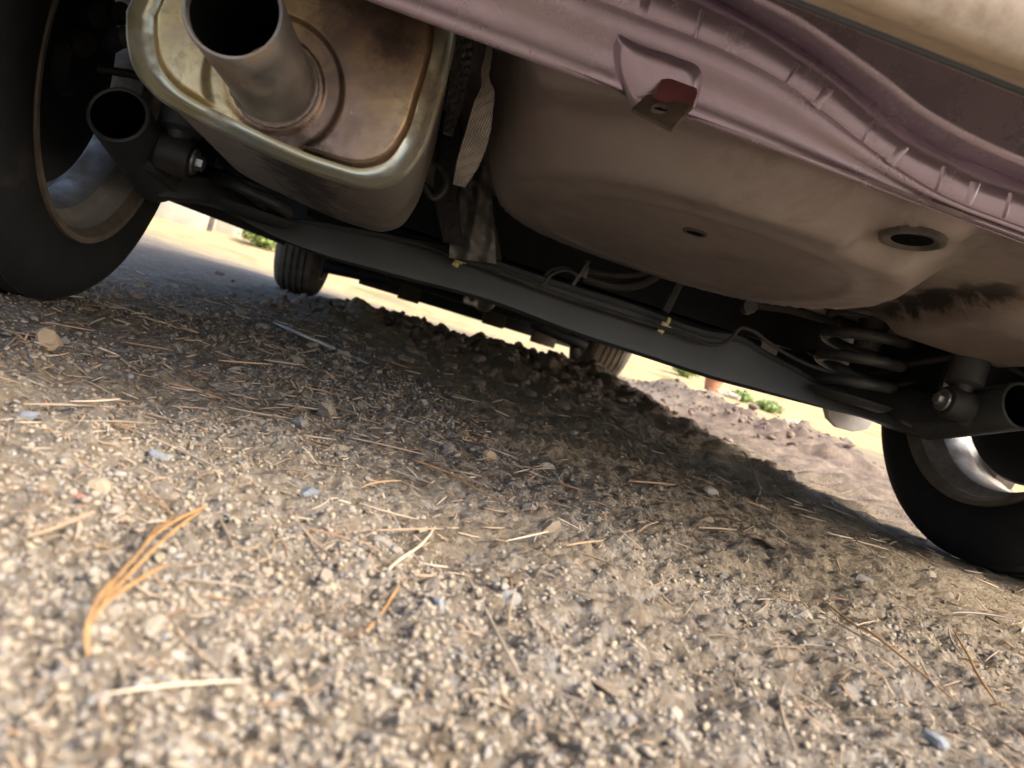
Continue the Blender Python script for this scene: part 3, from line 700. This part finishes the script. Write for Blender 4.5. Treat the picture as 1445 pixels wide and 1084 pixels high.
# --- trailing arms, bushes, shocks, springs --------------------------------------
for s_ in (-1, 1):
    arm = MB()
    a, b = Vector((s_*.602, -.105, .243)), Vector((s_*.597, .055, .196)); d = (b-a).normalized()
    arm.lathe([(0.0, .0290), (-.0015, .0315), (.0, .0335), (.01, .0335), (.17, .0335), (.17, .0)], a, d, 40)
    arm = arm.build('trailing_arm', m_beam, car, auto=45)
    MB().lathe([(.0, .0290), (.10, .0285), (.10, .0)], a, d, 40).build('tube_bore', m_soot_hole_black, arm)  # lining painted black for the shade inside the open tube
    MB().tube([Vector((s_*.595, .06, .205)), Vector((s_*.57, .22, .215)), Vector((s_*.54, .45, .25))], [.032, .03, .028], 16).build('arm_front', m_beam, arm)
    bc = Vector((s_*.548, -.05, .2225)); ax_ = Vector((s_, 0, 0))
    MB().lathe([(-.020, .0), (-.020, .016), (-.018, .0215), (-.012, .0235), (.018, .0235), (.022, .02), (.03, .018), (.03, 0)], bc, ax_, 36).build('bush', m_hose, arm, auto=40)
    MB().lathe([(-.0235, 0), (-.0235, .0155), (-.0205, .0160), (-.0205, 0)], bc, ax_, 36).build('washer', m_bolt, arm, auto=30)
    MB().lathe([(-.033, 0), (-.033, .0070), (-.032, .0085), (-.0236, .0088)], bc, ax_, 6).build('bolt_head', m_bolt, arm, auto=20, bevel=0)
    # bracket ears joining bush and arm
    MB().prism([bc+Vector((s_*.016, -.014, -.012)), bc+Vector((s_*.016, .016, .0)), Vector((bc.x+s_*.016, .05, .205)), Vector((bc.x+s_*.016, .05, .18)), bc+Vector((s_*.016, .0, -.026))], (s_*.03, 0, 0)).build('bush_ear', m_beam, arm, bevel=.002)
    sh = Vector((s_*.552, -.05, .238)); stp = Vector((s_*.580, .01, .52))
    dv = (stp-sh)
    shk = MB().tube([sh, sh+dv*.04, sh+dv*.05, sh+dv*.5, sh+dv*.52], [.012, .014, .0255, .0255, .02], 28).build('shock_absorber', m_beam, car, auto=40)
    MB().tube([sh+dv*.5, stp], .010, 12).build('piston_rod', m_bolt, shk)
    # coil spring
    sb = at(1200, 556, y=.10); st = at(1232, 440, y=.11); sb.x *= 1; 
    if s_ < 0: sb = Vector((-sb.x, sb.y, sb.z)); st = Vector((-st.x, st.y, st.z))
    st = st+(st-sb)*.35
    hel = []
    turns = 5.0; nn = 200
    for k in range(nn):
        t = k/(nn-1); ang = s_*2*math.pi*turns*t+1.2; rad = .060-.016*max(0, 1-t*5)-.010*max(0, (t-.8)*5)
        c = sb+(st-sb)*t; hel.append(c+Vector((math.cos(ang)*rad, math.sin(ang)*rad, 0)))
    MB().tube(hel, .0090, 12).build('coil_spring', m_spring, car)
    MB().lathe([(0, 0), (0, .05), (.006, .062), (.012, .066), (.012, .060), (.006, .045), (.006, 0)], sb-Vector((0, 0, .016)), (0, 0, 1), 36).build('spring_seat', m_beam, car)
    MB().tube([Vector((sb.x, sb.y, sb.z+.075)), Vector((sb.x, sb.y, sb.z+.16))], [.02, .028], 16).build('bump_stop', m_hose, car)
    # handbrake cable and brake hose behind the wheel
    cb_ = [(s_*.50, .30, .26), (s_*.53, .16, .24), (s_*.575, .07, .285), (s_*.62, .02, .31), (s_*.68, .0, .30)]
    MB().tube([Vector(v) for v in catmull(cb_, 24)], .0055, 8).build('handbrake_cable', m_hose, car)
    ab = [(s_*.56, -.02, .36), (s_*.60, -.05, .345), (s_*.635, -.06, .335), (s_*.66, -.03, .33)]
    MB().tube([Vector(v) for v in catmull(ab, 20)], [.010+.003*(k % 2) for k in range(20)], 10).build('brake_hose', m_hose, car)
# things in the dark above the left wheel
for (a, b, r) in ((112, 62, .016), (92, 68, .012), (138, 25, .018), (165, 20, .013)):
    p = at(a, b, y=-.02); MB().lathe([(-.02, 0), (-.02, r), (.012, r), (.018, r*.7), (.018, 0)], p, (.7, -.6, .1), 18).build('brake_fitting', m_cast, car, auto=30)

# --- braided strap, heat shield, hangers, hoses ----------------------------------
def ribbon(name, pts, wpx, y, m, thick=.003):
    """pts: pixel centre line; flat band hanging at depth y, with UVs"""
    C = catmull(pts, 60); mb_rows = []
    prof = [(-.5, 0)]+[(-.46+.92*i/16, -1.1-.5*math.sin(math.pi*i/16)+(.45 if i % 2 else 0)) for i in range(17)]+[(.5, 0), (.42, 1), (0, 1.2), (-.42, 1)]
    for k in range(60):
        t = k/59; yy = y[0]+(y[1]-y[0])*t; wk = np.interp(t, np.linspace(0, 1, len(wpx)), wpx)
        r = []
        a = at(C[k, 0]-wk/2, C[k, 1]-wk*.10, y=yy); b = at(C[k, 0]+wk/2, C[k, 1]+wk*.10, y=yy)
        for (f, g) in prof: r.append(a+(b-a)*(f+.5)+Vector((0, (g+.25*math.sin(t*75+f*9))*thick+.006*f, 0)))
        mb_rows.append(r)
    ob = MB().loft(mb_rows, True, True).build(name, m, car, auto=80)
    me = ob.data; uv = me.uv_layers.new(name='UVMap')
    n = len(prof)
    for lp in me.loops:
        i = lp.vertex_index; uv.data[lp.index].uv = (prof[i % n][0]+.5, (i//n)/59.0)
    return ob
ribbon('braided_strap', [(693, 52), (688, 85), (684, 108), (688, 125), (682, 150), (676, 180), (664, 220), (648, 262)], [9, 11, 14, 28, 34, 36, 32, 18], (-.38, -.30), m_braid)
ribbon('mesh_sleeve', [(655, 45), (650, 90), (642, 140), (632, 190)], [32, 30, 24, 14], (-.34, -.28), m_mesh, .005)
ribbon('hanger_band', [(640, 150), (640, 200), (630, 250), (632, 300), (640, 345)], [16, 24, 34, 34, 30], (-.12, .02), m_black, .004)
# crumpled heat shield between muffler and beam
hs = []
for j in range(30):
    r = []
    for i in range(24):
        u = i/23; v_ = j/29
        px = 640+u*(52+14*v_)-6*v_; py = 236+v_*128+u*(8-12*(1-v_))
        r.append(at(px, py, y=.045+.010*math.sin(u*13+v_*6)+.007*math.sin(v_*19-u*9)+.012*(u-.5)**2*6-.01*v_))
    hs.append(r)
hs2 = [[p+Vector((0, .004, 0)) for p in r] for r in hs]
MB().loft(hs).loft(hs2).build('heat_shield', m_shield, car, auto=80)
MB().tube([Vector(q) for q in catmull([tuple(at(a, b, y=-.06)) for a, b in [(598, 262), (612, 280), (626, 270), (628, 245), (612, 228)]], 24)], .004, 8).build('hanger_hook', m_spring, car)
# hoses at the middle of the beam
p = at(818, 386, y=.13)
MB().box(p, (.006, .02, .045), Matrix.Rotation(.3, 3, 'Y')).box(p+Vector((.006, 0, .004)), (.01, .016, .018)).build('hose_bracket', m_spring, car, bevel=.0015)
for (pts, r) in (([(822, 392), (845, 400), (885, 405), (915, 396), (940, 378)], .0075), ([(822, 380), (845, 386), (880, 389), (920, 384)], .0055), ([(815, 384), (795, 378), (775, 382), (766, 396), (768, 412)], .0032)):
    MB().tube([Vector(q) for q in catmull([tuple(at(a, b, y=.14)) for a, b in pts], 30)], r, 10).build('hose', m_hose, car)
MB().tube([at(938, 440, y=.17), at(962, 392, y=.17)], .008, 8).build('stay_rod', m_beam, car)
MB().tube([at(1056, 430, y=.16), at(1110, 436, y=.15), at(1180, 455, y=.15)], .007, 10).build('handbrake_cable', m_hose, car)
MB().lathe([(-.01, 0), (-.01, .012), (.006, .014), (.006, 0)], at(1056, 432, y=.15), (0, 1, 0), 20).build('cable_eye', m_spring, car, auto=30)
# plate hanging from the right-hand sill
plp = [(1166, 576), (1170, 592), (1182, 604), (1205, 610), (1226, 606), (1233, 594), (1230, 578)]
pq = [at(a, b, y=.50) for a, b in plp]
pq += [Vector((pq[-1].x+.005, .5, .25)), Vector((pq[0].x-.005, .5, .25))]
MB().prism(pq, (0, .02, 0)).build('sill_plate', m_plate, car, bevel=.004)

# --- upper body shell ---------------------------------------------------------------
def body():
    st = []
    yv = np.unique(np.concatenate([np.linspace(-.655, 3.22, 44), np.linspace(-.40, .40, 22), np.linspace(WB-.40, WB+.40, 22)]))
    for y in yv:
        e = min(1, (y+.70)/.35, (3.30-y)/.5); wd = .845*(.80+.20*math.sqrt(max(0, e)))
        zt = np.interp(y, [-.66, -.5, -.2, .4, 1.2, 1.55, 2.25, 3.0, 3.22], [.98, 1.12, 1.46, 1.52, 1.50, 1.42, 1.00, .86, .70])
        zw = np.interp(y, [-.66, .4, 2.2, 3.22], [.96, .94, .90, .68])
        zb = np.interp(y, [-.66, -.42, -.36, .36, 2.95, 3.22], [.60, .50, .46, .24, .22, .24])
        for yc in (0, WB):
            dd = .352**2-(y-yc)**2
            if dd > 0: zb = max(zb, RT+math.sqrt(dd))
        rw = wd*(.72 if zt > zw+.12 else .93)
        half = [(wd*.985, zb), (wd, zb*.4+zw*.6), (wd*.985, zw), (wd*.985*(.6)+rw*.4, zw+(zt-zw)*.45), (rw, zt-.06*(zt-zw)/.6), (rw*.8, zt), (0, zt+.015)]
        st.append([Vector((x, y, z)) for x, z in half]+[Vector((-x, y, z)) for x, z in half[-2::-1]])
    mb = MB().loft(st)
    for r in (st[0], st[-1]):
        n = len(r); mb.add(r, [tuple(range(n))])
    return mb.build('body_shell', m_paint, car, auto=35)
body()
for s_ in (-1, 1):
    for yc in (0, WB):
        MB().lathe([(.0, .356), (.23, .356)], (s_*.595, yc, RT), (s_, 0, 0), 40, -1.2, 1.2).build('wheel_arch_liner', m_black, car)
    MB().box((s_*.592, WB, .48), (.006, .72, .42)).build('inner_wing', m_black, car)
    MB().prism([(s_*.20, -.676, .80), (s_*.80, -.60, .80), (s_*.80, -.58, .95), (s_*.66, -.63, .95)], (0, -.012, 0)).build('tail_lamp', m_red, car, bevel=.003)
MB().prism([(-.55, -.50, 1.13), (.55, -.50, 1.13), (.50, -.235, 1.42), (-.50, -.235, 1.42)], (0, -.012, .004)).build('rear_window', m_glass, car, bevel=.003)

# ------------------------------------------------------------------ loose stones
rng = np.random.default_rng(5); random.seed(5)
def ico(sub):
    bm = bmesh.new(); bmesh.ops.create_icosphere(bm, subdivisions=sub, radius=1)
    V = np.array([v.co[:] for v in bm.verts]); Fc = np.array([[v.index for v in f.verts] for f in bm.faces]); bm.free(); return V, Fc
I1, I2, I3 = ico(1), ico(2), ico(3)
def stone_shape(base, seed):
    r = np.random.default_rng(seed); V = base.copy()
    for _ in range(9):                       # chop with random planes: angular crushed stone
        n = r.normal(size=3); n /= np.linalg.norm(n); d = r.uniform(.42, .85)
        k = V@n; V = V-np.outer(np.clip(k-d, 0, None), n)
    V *= np.array([1, r.uniform(.6, .95), r.uniform(.42, .75)])
    return V+r.normal(scale=.02, size=V.shape)
def visible_region(n, near):
    """points on the ground thrown by distance so they cover the picture evenly"""
    x = []; y = []
    while len(x) < n:
        d = .20+(near-.20)*rng.random()**1.15; a = rng.uniform(-.78, .78)+YAW
        px = CAM[0]+d*math.sin(a); py = CAM[1]+d*math.cos(a)
        x.append(px); y.append(py)
    return np.array(x), np.array(y)
shapes1 = [stone_shape(I1[0], 100+k) for k in range(24)]
shapes2 = [stone_shape(I2[0], 200+k) for k in range(24)]
def rotz(n):
    a = rng.uniform(0, 6.283, n); t = rng.normal(scale=.35, size=n); u = rng.normal(scale=.35, size=n)
    ca, sa = np.cos(a), np.sin(a); z = np.zeros(n); o1 = np.ones(n)
    Rz = np.stack([ca, -sa, z, sa, ca, z, z, z, o1], -1).reshape(n, 3, 3)
    c, s = np.cos(t), np.sin(t); Rx = np.stack([o1, z, z, z, c, -s, z, s, c], -1).reshape(n, 3, 3)
    c, s = np.cos(u), np.sin(u); Ry = np.stack([c, z, s, z, o1, z, -s, z, c], -1).reshape(n, 3, 3)
    return Rz@Rx@Ry
def patchy(x, y): return (.55+1.35*fbm(x, y, 4.2, 61, 3))*(1-.95*sandy(x, y))
def scatter(n, base, shapes, lo, hi, reach, power, tones=None):
    x, y = visible_region(int(n*1.8), reach)
    keep = rng.random(len(x)) < np.clip(patchy(x, y), .04, 1); x = x[keep][:n]; y = y[keep][:n]; n = len(x)
    r = lo+(hi-lo)*rng.random(n)**power
    d = np.hypot(x-CAM[0], y-CAM[1]); r = r*np.clip(d/.60, .95, 1.5)
    z = H(x, y)+r*.12
    S = np.array(shapes)[rng.integers(0, len(shapes), n)]
    V = np.einsum('nij,nkj->nki', rotz(n), S)*r[:, None, None]+np.stack([x, y, z], -1)[:, None, :]
    nv = base[0].shape[0]
    Fc = (base[1][None]+(np.arange(n)*nv)[:, None, None]).reshape(-1, 3)
    return V.reshape(-1, 3), Fc, np.repeat(rng.random(n) if tones is None else rng.uniform(tones[0], tones[1], n), nv)
parts = [scatter(15000, I1, shapes1, .0009, .0033, .75, 2.0, (.38, .78)), scatter(36000, I1, shapes1, .0006, .0020, 1.9, 1.6), scatter(2200, I2, shapes2, .0018, .0042, 1.7, 1.8)]
V = []; Fc = []; tn = []; o_ = 0
for a, b, c in parts: V.append(a); Fc.append(b+o_); tn.append(c); o_ += len(a)
gravel = fromarrays('gravel', np.concatenate(V), np.concatenate(Fc), m_grit, None, False, 3)
at_ = gravel.data.attributes.new('tone', 'FLOAT', 'POINT'); at_.data.foreach_set('value', np.concatenate(tn).astype(np.float32))
tag(gravel, 'fine mixed gravel and grit strewn over the dirt', kind='stuff')
# clods on the churned mound and in the windrow beside the car
nc = 1700
mx = np.concatenate([rng.normal(.05, .36, nc//2), rng.normal(0, .22, nc-nc//2)]); my = np.concatenate([rng.normal(1.85, .6, nc//2), rng.uniform(1.2, 5.0, nc-nc//2)])
mx[nc//2:] += 1.35+.16*(my[nc//2:]-2)
cr = .005+.024*rng.random(nc)**3; S = np.array(shapes2)[rng.integers(0, 24, nc)]
CV = np.einsum('nij,nkj->nki', rotz(nc), S)*cr[:, None, None]+np.stack([mx, my, H(mx, my)+cr*.1], -1)[:, None, :]
clods = fromarrays('dirt_clods', CV.reshape(-1, 3), (I2[1][None]+(np.arange(nc)*len(I2[0]))[:, None, None]).reshape(-1, 3), m_clod, None, False, 3)
tag(clods, 'dark crumbly clods on the churned mound under the car', kind='stuff')
# the 260 largest stones one by one
smesh = []
for k in range(14):
    me = bpy.data.meshes.new('stone'); me.from_pydata([tuple(v) for v in stone_shape(I2[0], 300+k)], [], I2[1].tolist()); me.materials.append(m_stone)
    smesh.append(me)
def stone(x, y, r, me, label, group=None, tilt=.3, m=None, sink=.15):
    ob = bpy.data.objects.new('stone', me); link(ob); ob.location = (x, y, gz(x, y)+r*sink*.5)
    ob.rotation_euler = (random.gauss(0, tilt), random.gauss(0, tilt), random.uniform(0, 6.28)); ob.scale = (r, r, r)
    tag(ob, label, 'stone', group)
    if m: ob.material_slots[0].link = 'OBJECT'; ob.material_slots[0].material = m
    return ob
x, y = visible_region(1200, 2.0)
kp = rng.random(len(x)) < np.clip(patchy(x, y)+.1, .1, 1); x = x[kp][:255]; y = y[kp][:255]
for i in range(len(x)):
    d = math.hypot(x[i]-CAM[0], y[i]-CAM[1]); r = (.0032+.0075*random.random()**2.4)*min(1.9, max(.85, d/.5))
    stone(x[i], y[i], r, smesh[i % 14], 'small angular stone lying loose on the dirt', 'loose stones on the dirt')
def gp(px, py):
    p = at(px, py, z=0.0)
    for _ in range(6): p = at(px, py, z=gz(p.x, p.y))
    return p
m_tan = simple('tan_clod', (.33, .245, .15), (.25, .18, .11), 90, .95, 0, .5, 200)
m_redst = simple('red_pebble', (.33, .15, .11), (.25, .12, .09), 90, .8, 0, .3, 200)
m_blue = simple('blue_grey_stone', (.12, .135, .15), (.18, .185, .19), 90, .75, 0, .3, 200)
for (a, b, r, m, lab) in ((64, 490, .021, m_tan, 'flat tan clod beside the left rear tyre'), (845, 735, .009, m_tan, 'orange tan clod sitting in the sandy patch under the bumper'),
                          (116, 692, .0055, m_redst, 'reddish brown pebble lying among grey gravel'), (222, 637, .0085, m_blue, 'blue grey flat stone in the gravel behind the left tyre'), (40, 592, .010, m_blue, 'wide blue grey stone partly buried in gravel'),
                          (1020, 815, .0085, None, 'pale angular stone at the edge of the sunlit dirt'), (865, 965, .0125, None, 'large pale flat stone pressed into the near gravel'), (1316, 1050, .007, m_blue, 'grey stone near the fallen needles'), (1200, 985, .0115, None, 'flat pale stone half sunk in the gravel beside a long needle'), (720, 850, .0085, None, 'rough grey stone beside the long tan needle'), (430, 700, .010, m_blue, 'dull grey stone in the damp gravel'), (690, 640, .010, m_tan, 'tan clod on the brown sand beside orange needles'), (1000, 735, .010, m_tan, 'tan clod below the dry stalk'), (615, 855, .0065, m_blue, 'light blue grey pebble among short needles')):
    p = gp(a, b); stone(p.x, p.y, r, smesh[random.randrange(14)], lab, None, .15, m)

# ------------------------------------------------------------------ needles and twigs
def strand(P, rad, seg=4):
    return MB().tube(P, [rad*(1-.55*abs(2*k/(len(P)-1)-1)**3) for k in range(len(P))], seg)
def lying(x, y, L, a, bend, lift, n=7, lean=0):
    pts = []
    for k in range(n):
        t = k/(n-1)-.5; aa = a+bend*t
        px = x+math.cos(aa)*L*t; py = y+math.sin(aa)*L*t
        pts.append((px, py))
    px = np.array([p[0] for p in pts]); py = np.array([p[1] for p in pts])
    z = H(px, py); ln = np.linspace((z[0]+z[1])/2, (z[-1]+z[-2])/2, n); zz = ln+np.percentile(z-ln, 75)+lift+lean*np.linspace(0, 1, n)
    return [Vector((a_, b_, c_)) for a_, b_, c_ in zip(px, py, zz)]
nl = 9000; x, y = visible_region(nl, 2.2); kp = rng.random(nl) < np.clip(.15+.8*sst(-.3, .5, fbm(x, y, 3.0, 81, 3)), 0, 1)*(1-.75*sandy(x, y)); x = x[kp]; y = y[kp]; nl = len(x); d = np.hypot(x-CAM[0], y-CAM[1])
Ls = rng.choice([.004, .006, .009, .013, .022], nl)*rng.uniform(.7, 1.3, nl)*np.clip(d/.6, .7, 1.5); rd = .00042*np.clip(d/.5, .8, 1.9)*rng.uniform(.7, 1.8, nl)
an = rng.uniform(0, 6.283, nl); bd = rng.normal(0, .22, nl); tt = np.linspace(-.5, .5, 5)
aa = an[:, None]+bd[:, None]*tt; PX = x[:, None]+np.cos(aa)*Ls[:, None]*tt; PY = y[:, None]+np.sin(aa)*Ls[:, None]*tt
HZ = H(PX, PY); LN = HZ[:, :1]+(HZ[:, -1:]-HZ[:, :1])*(tt+.5); HZ = LN+np.median(HZ-LN, axis=1, keepdims=True)+.0016+rng.uniform(0, .004, nl)[:, None]*(tt+.5)
rad = rd[:, None]*np.array([.5, 1, 1, 1, .4]); V = np.empty((nl, 5, 3, 3))
for k in range(3):
    q_ = k*2.094; V[:, :, k, 0] = PX-np.sin(aa)*rad*math.cos(q_); V[:, :, k, 1] = PY+np.cos(aa)*rad*math.cos(q_); V[:, :, k, 2] = HZ+rad*math.sin(q_)
f0 = np.array([(i*3+k, i*3+(k+1) % 3, (i+1)*3+(k+1) % 3, (i+1)*3+k) for i in range(4) for k in range(3)])
Fq = (f0[None]+(np.arange(nl)*15)[:, None, None]).reshape(-1, 4); V = V.reshape(-1, 3); tn = np.repeat(rng.random(nl), 15)
lit = fromarrays('needle_litter', np.array(V), np.array(Fq), m_litter)
at_ = lit.data.attributes.new('tone', 'FLOAT', 'POINT'); at_.data.foreach_set('value', np.array(tn, dtype=np.float32))
tag(lit, 'broken bits of dry needles and straw strewn over the ground', kind='stuff')
x, y = visible_region(130, 1.7)
for i in range(len(x)):
    d = math.hypot(x[i]-CAM[0], y[i]-CAM[1]); L = random.uniform(.018, .055)*min(1.5, max(.8, d/.5))
    ob = strand(lying(x[i], y[i], L, random.gauss(.2, .9), random.gauss(0, .25), .003, 9, random.choice((0, 0, .006))), .0006*min(1.9, max(1, d/.45)), 5).build('pine_needle', m_needle)
    tag(ob, 'dry brown pine needle lying on the dirt', 'pine needle', 'scattered dry pine needles')
def px_strand(name, pts, rad, m, label, cat, lift=.0045, hs=None, group=None, parent=None, n=24):
    P = [gp(a, b) for a, b in pts]; P = [p+Vector((0, 0, lift+(hs[i] if hs else 0))) for i, p in enumerate(P)]
    C = [Vector(q) for q in catmull([tuple(p) for p in P], n)]
    rr = [1.3*rad*(1-.6*abs(2*k/(n-1)-1)**4) for k in range(n)]
    ob = MB().tube(C, rr, 7).build(name, m, parent)
    if not parent: tag(ob, label, cat, group)
    return ob
fas = empty('needle_cluster', gp(118, 935)); tag(fas, 'orange brown cluster of pine needles joined at a bent base', 'pine needles')
def sub(pts, rad, hs):
    P = [gp(a, b)+Vector((0, 0, .0045+h)) for (a, b), h in zip(pts, hs)]
    C = [Vector(q)-fas.location for q in catmull([tuple(p) for p in P], 30)]
    MB().tube(C, [rad*(1-.45*abs(2*k/29-1)**4) for k in range(30)], 7).build('needle', m_orange, fas)
sub([(118, 945), (114, 915), (122, 890), (165, 830), (225, 765), (286, 728)], .00085, [0, .001, .0015, .002, .002, .001])
sub([(120, 942), (118, 912), (128, 888), (172, 838), (232, 778), (282, 735)], .0008, [0, .001, .0015, .002, .003, .002])
sub([(118, 940), (119, 908), (134, 884), (170, 855), (205, 832), (232, 813)], .0008, [0, .001, .0015, .002, .002, .001])
sub([(128, 892), (150, 852), (192, 800), (212, 770), (236, 746), (186, 704)], .0006, [.001, .0015, .002, .003, .003, .001])
ND = 'pine needle'
for pts, rad, m, lab in (
        ([(385, 458), (430, 478), (470, 495), (518, 517)], .0022, m_palestick, 'thin pale bluish stick lying in the shade under the car'),
        ([(508, 582), (545, 605), (592, 630)], .0007, m_orange, 'orange needle in the shaded middle ground'),
        ([(580, 655), (625, 672), (665, 695), (708, 716)], .0007, m_orange, 'long orange needle lying over grey gravel'),
        ([(612, 752), (590, 780), (550, 810), (520, 850)], .0006, m_needle, 'thin curved needle over near gravel'),
        ([(565, 828), (540, 870), (512, 906)], .0006, m_orange, 'short orange needle beside the blue grey pebble'),
        ([(655, 820), (690, 890), (715, 940), (740, 985)], .0007, m_needle, 'long blurred tan needle running toward the near gravel'),
        ([(725, 838), (716, 870), (714, 900)], .0006, m_needle, 'short upright looking straw beside the long tan needle'),
        ([(1145, 842), (1190, 880), (1240, 912), (1345, 1000)], .00075, m_orange, 'long orange needle across the sunlit sand'),
        ([(1342, 895), (1362, 930), (1385, 975), (1405, 1005)], .0008, m_orange, 'bent orange needle near the right rear tyre'),
        ([(1095, 990), (1102, 1030), (1118, 1075)], .0007, m_needle, 'tan needle on blurred near gravel'),
        ([(305, 740), (318, 768), (326, 788)], .0007, m_needle, 'short thick straw behind the needle cluster'),
        ([(0, 470), (25, 480), (42, 500), (48, 525)], .0009, m_orange, 'curved orange needle beside the left tyre'),
        ([(420, 752), (445, 780), (470, 800)], .0006, m_needle, 'thin needle on damp gravel'),
        ([(190, 618), (240, 640), (300, 668)], .0008, m_needle, 'brown needle lying across the blue grey stones')):
    px_strand('pine_needle' if m is not m_palestick else 'stick', pts, rad, m, lab, ND if m is not m_palestick else 'stick')
px_strand('dry_stalk', [(1066, 712), (1062, 690), (1048, 672), (1038, 658)], .0011, m_needle, 'thin dry stalk standing up out of the dark dirt', 'stalk', 0, [0, .02, .032, .034])
# dead leaf
lf = gp(1083, 778); V = []; 
for j in range(7):
    t = j/6; wv = .012*math.sin(math.pi*min(1, t*.95+.05))
    for k in (-1, -.5, 0, .5, 1): V.append((t*.05-.025, k*wv+.004*math.sin(t*9),   .004*abs(k)+.006*t*(1-t)+.003*math.sin(t*7+k)))
leaf = mesh('dead_leaf', V, grid_faces(7, 5), m_leaf, None, True, lf+Vector((0, 0, .003))); leaf.rotation_euler = (0, 0, -.5)
sm = leaf.modifiers.new('thickness', 'SOLIDIFY'); sm.thickness = .0008
tag(leaf, 'curled dead leaf on the sand under the rear panel', 'leaf')

# ------------------------------------------------------------------ far background
def block(name, px0, px1, pyb, hpx, y, depth, m, label, cat):
    a, b = at(px0, pyb, y=y), at(px1, pyb, y=y); wd = (b-a).length; hh = hpx*y/FPX*1.1
    z0 = gz((a.x+b.x)/2, y)-.03
    ob = MB().box((0, 0, hh/2), (wd, depth, hh)).build(name, m, None, bevel=.02); ob.location = ((a.x+b.x)/2, y+depth/2, z0); tag(ob, label, cat); return ob
block('concrete_block', 214, 283, 318, 40, 8.0, .6, m_white, 'pale concrete block standing on the straw bank beyond the car', 'block')
block('white_drum_box', 302, 332, 322, 44, 8.6, .5, m_white, 'white box beside the dark post on the bank', 'box')
pst = MB().box((0, 0, .30), (.14, .14, .6)).box((0, 0, .62), (.18, .18, .05)).build('timber_post', m_drywood, None, bevel=.01); q_ = at(292, 310, y=8.3); pst.location = (q_.x, 8.3, gz(q_.x, 8.3)-.05); tag(pst, 'dark timber post between the pale block and the white box', 'post')
def bush(name, x, y, rx, rz, n, ls, m, label, cat, group=None, trunk=False, hgt=0):
    root = empty(name, (x, y, gz(x, y))); tag(root, label, cat, group)
    V = []; Fq = []
    for i in range(n):
        d = np.array([random.gauss(0, 1) for _ in range(3)]); d /= np.linalg.norm(d); r = random.random()**.4
        c = np.array([d[0]*rx*r, d[1]*rx*r, hgt+rz+d[2]*rz*r])*1.0
        lump = 1+.25*math.sin(d[0]*7+i % 5)+.2*math.sin(d[2]*9)
        c[:2] *= lump; c[2] = max(c[2], .02)
        u = np.array([random.gauss(0, 1) for _ in range(3)]); u /= np.linalg.norm(u); v_ = np.cross(u, d); v_ /= np.linalg.norm(v_)+1e-6
        s = ls*random.uniform(.6, 1.4); k = len(V)
        V += [tuple(c-u*s), tuple(c+v_*s*.4), tuple(c+u*s), tuple(c-v_*s*.4)]; Fq.append((k, k+1, k+2, k+3))
    mesh('foliage' if not trunk else 'crown', V, Fq, m, root, False)
    mb = MB()
    if trunk:
        mb.tube([(0, 0, -.1), (.05, 0, hgt*.5), (0, .05, hgt), (.1, 0, hgt+rz)], [.16, .12, .10, .04], 10)
        for k in range(5):
            a = k*1.26; mb.tube([(0, .05, hgt*.9), (math.cos(a)*rx*.4, math.sin(a)*rx*.4, hgt+rz*.6), (math.cos(a)*rx*.75, math.sin(a)*rx*.75, hgt+rz*1.1)], [.06, .04, .015], 6)
        mb.build('trunk', m_bark, root)
    else:
        for k in range(7):
            a = k*.9; mb.tube([(0, 0, -.03), (math.cos(a)*rx*.3, math.sin(a)*rx*.3, rz*.7), (math.cos(a)*rx*.7, math.sin(a)*rx*.7, rz*1.4)], [.012, .008, .004], 5)
        mb.build('stems', m_bark, root)
    return root
for (px, y, rx, rz, n, m, lab) in ((342, 9.4, .34, .22, 1100, m_foil2, 'yellow olive shrub on the bank beside the white box'), (375, 8.2, .26, .14, 800, m_foil, 'low bright green shrub on the bank behind the left front wheel')):
    q_ = at(px, 330, y=y); bush('shrub', q_.x, y, rx, rz, n, .035, m, lab, 'shrub')
for (px, py, y, rx, rz, lab) in ((965, 530, 8.4, .16, .10, 'pale green weed beside the terracotta pot'), (1050, 550, 7.0, .13, .06, 'bright green leafy plant next to the white stone'), (1090, 562, 6.6, .14, .055, 'bright green leafy plant farther from the terracotta pot')):
    q_ = at(px, py, y=y); bush('plant', q_.x, y, rx, rz, 500, .03, m_foil, lab, 'plant')
q_ = at(1004, 548, y=7.4)
pot = MB().lathe([(0, 0), (0, .075), (.15, .105), (.15, .118), (.19, .120), (.19, .100), (.06, .085), (.05, 0)], (0, 0, 0), (0, 0, 1), 32).build('terracotta_pot', m_terra, None, auto=30); pot.location = (q_.x, 7.4, gz(q_.x, 7.4)-.02); tag(pot, 'orange terracotta pot beyond the right front wheel', 'pot')
me = bpy.data.meshes.new('rock'); me.from_pydata([tuple(v) for v in stone_shape(I3[0], 900)], [], I3[1].tolist()); me.materials.append(m_white)
for (px, y, r, lab) in ((1030, 6.9, .13, 'white painted rock by the terracotta pot'), (1135, 5.6, .09, 'small white rock apart from the green plants')):
    q_ = at(px, 560, y=y); ob = bpy.data.objects.new('rock', me); link(ob); ob.location = (q_.x, y, gz(q_.x, y)+r*.3); ob.scale = (r*1.3, r, r); tag(ob, lab, 'rock')
random.seed(77)
for k in range(9):
    x = -22+k*5.6+random.uniform(-1.3, 1.3); y = 24+random.uniform(-2, 3)
    bush('tree', x, y, random.uniform(1.6, 2.4), random.uniform(1.5, 2.2), 1500, .17, (m_foil2, m_foil)[k % 2], ('olive' if k % 2 == 0 else 'green')+' leafy tree in the row behind the bank', 'tree', 'olive trees behind the bank' if k % 2 == 0 else 'green trees behind the bank', True, random.uniform(1.3, 2.2))
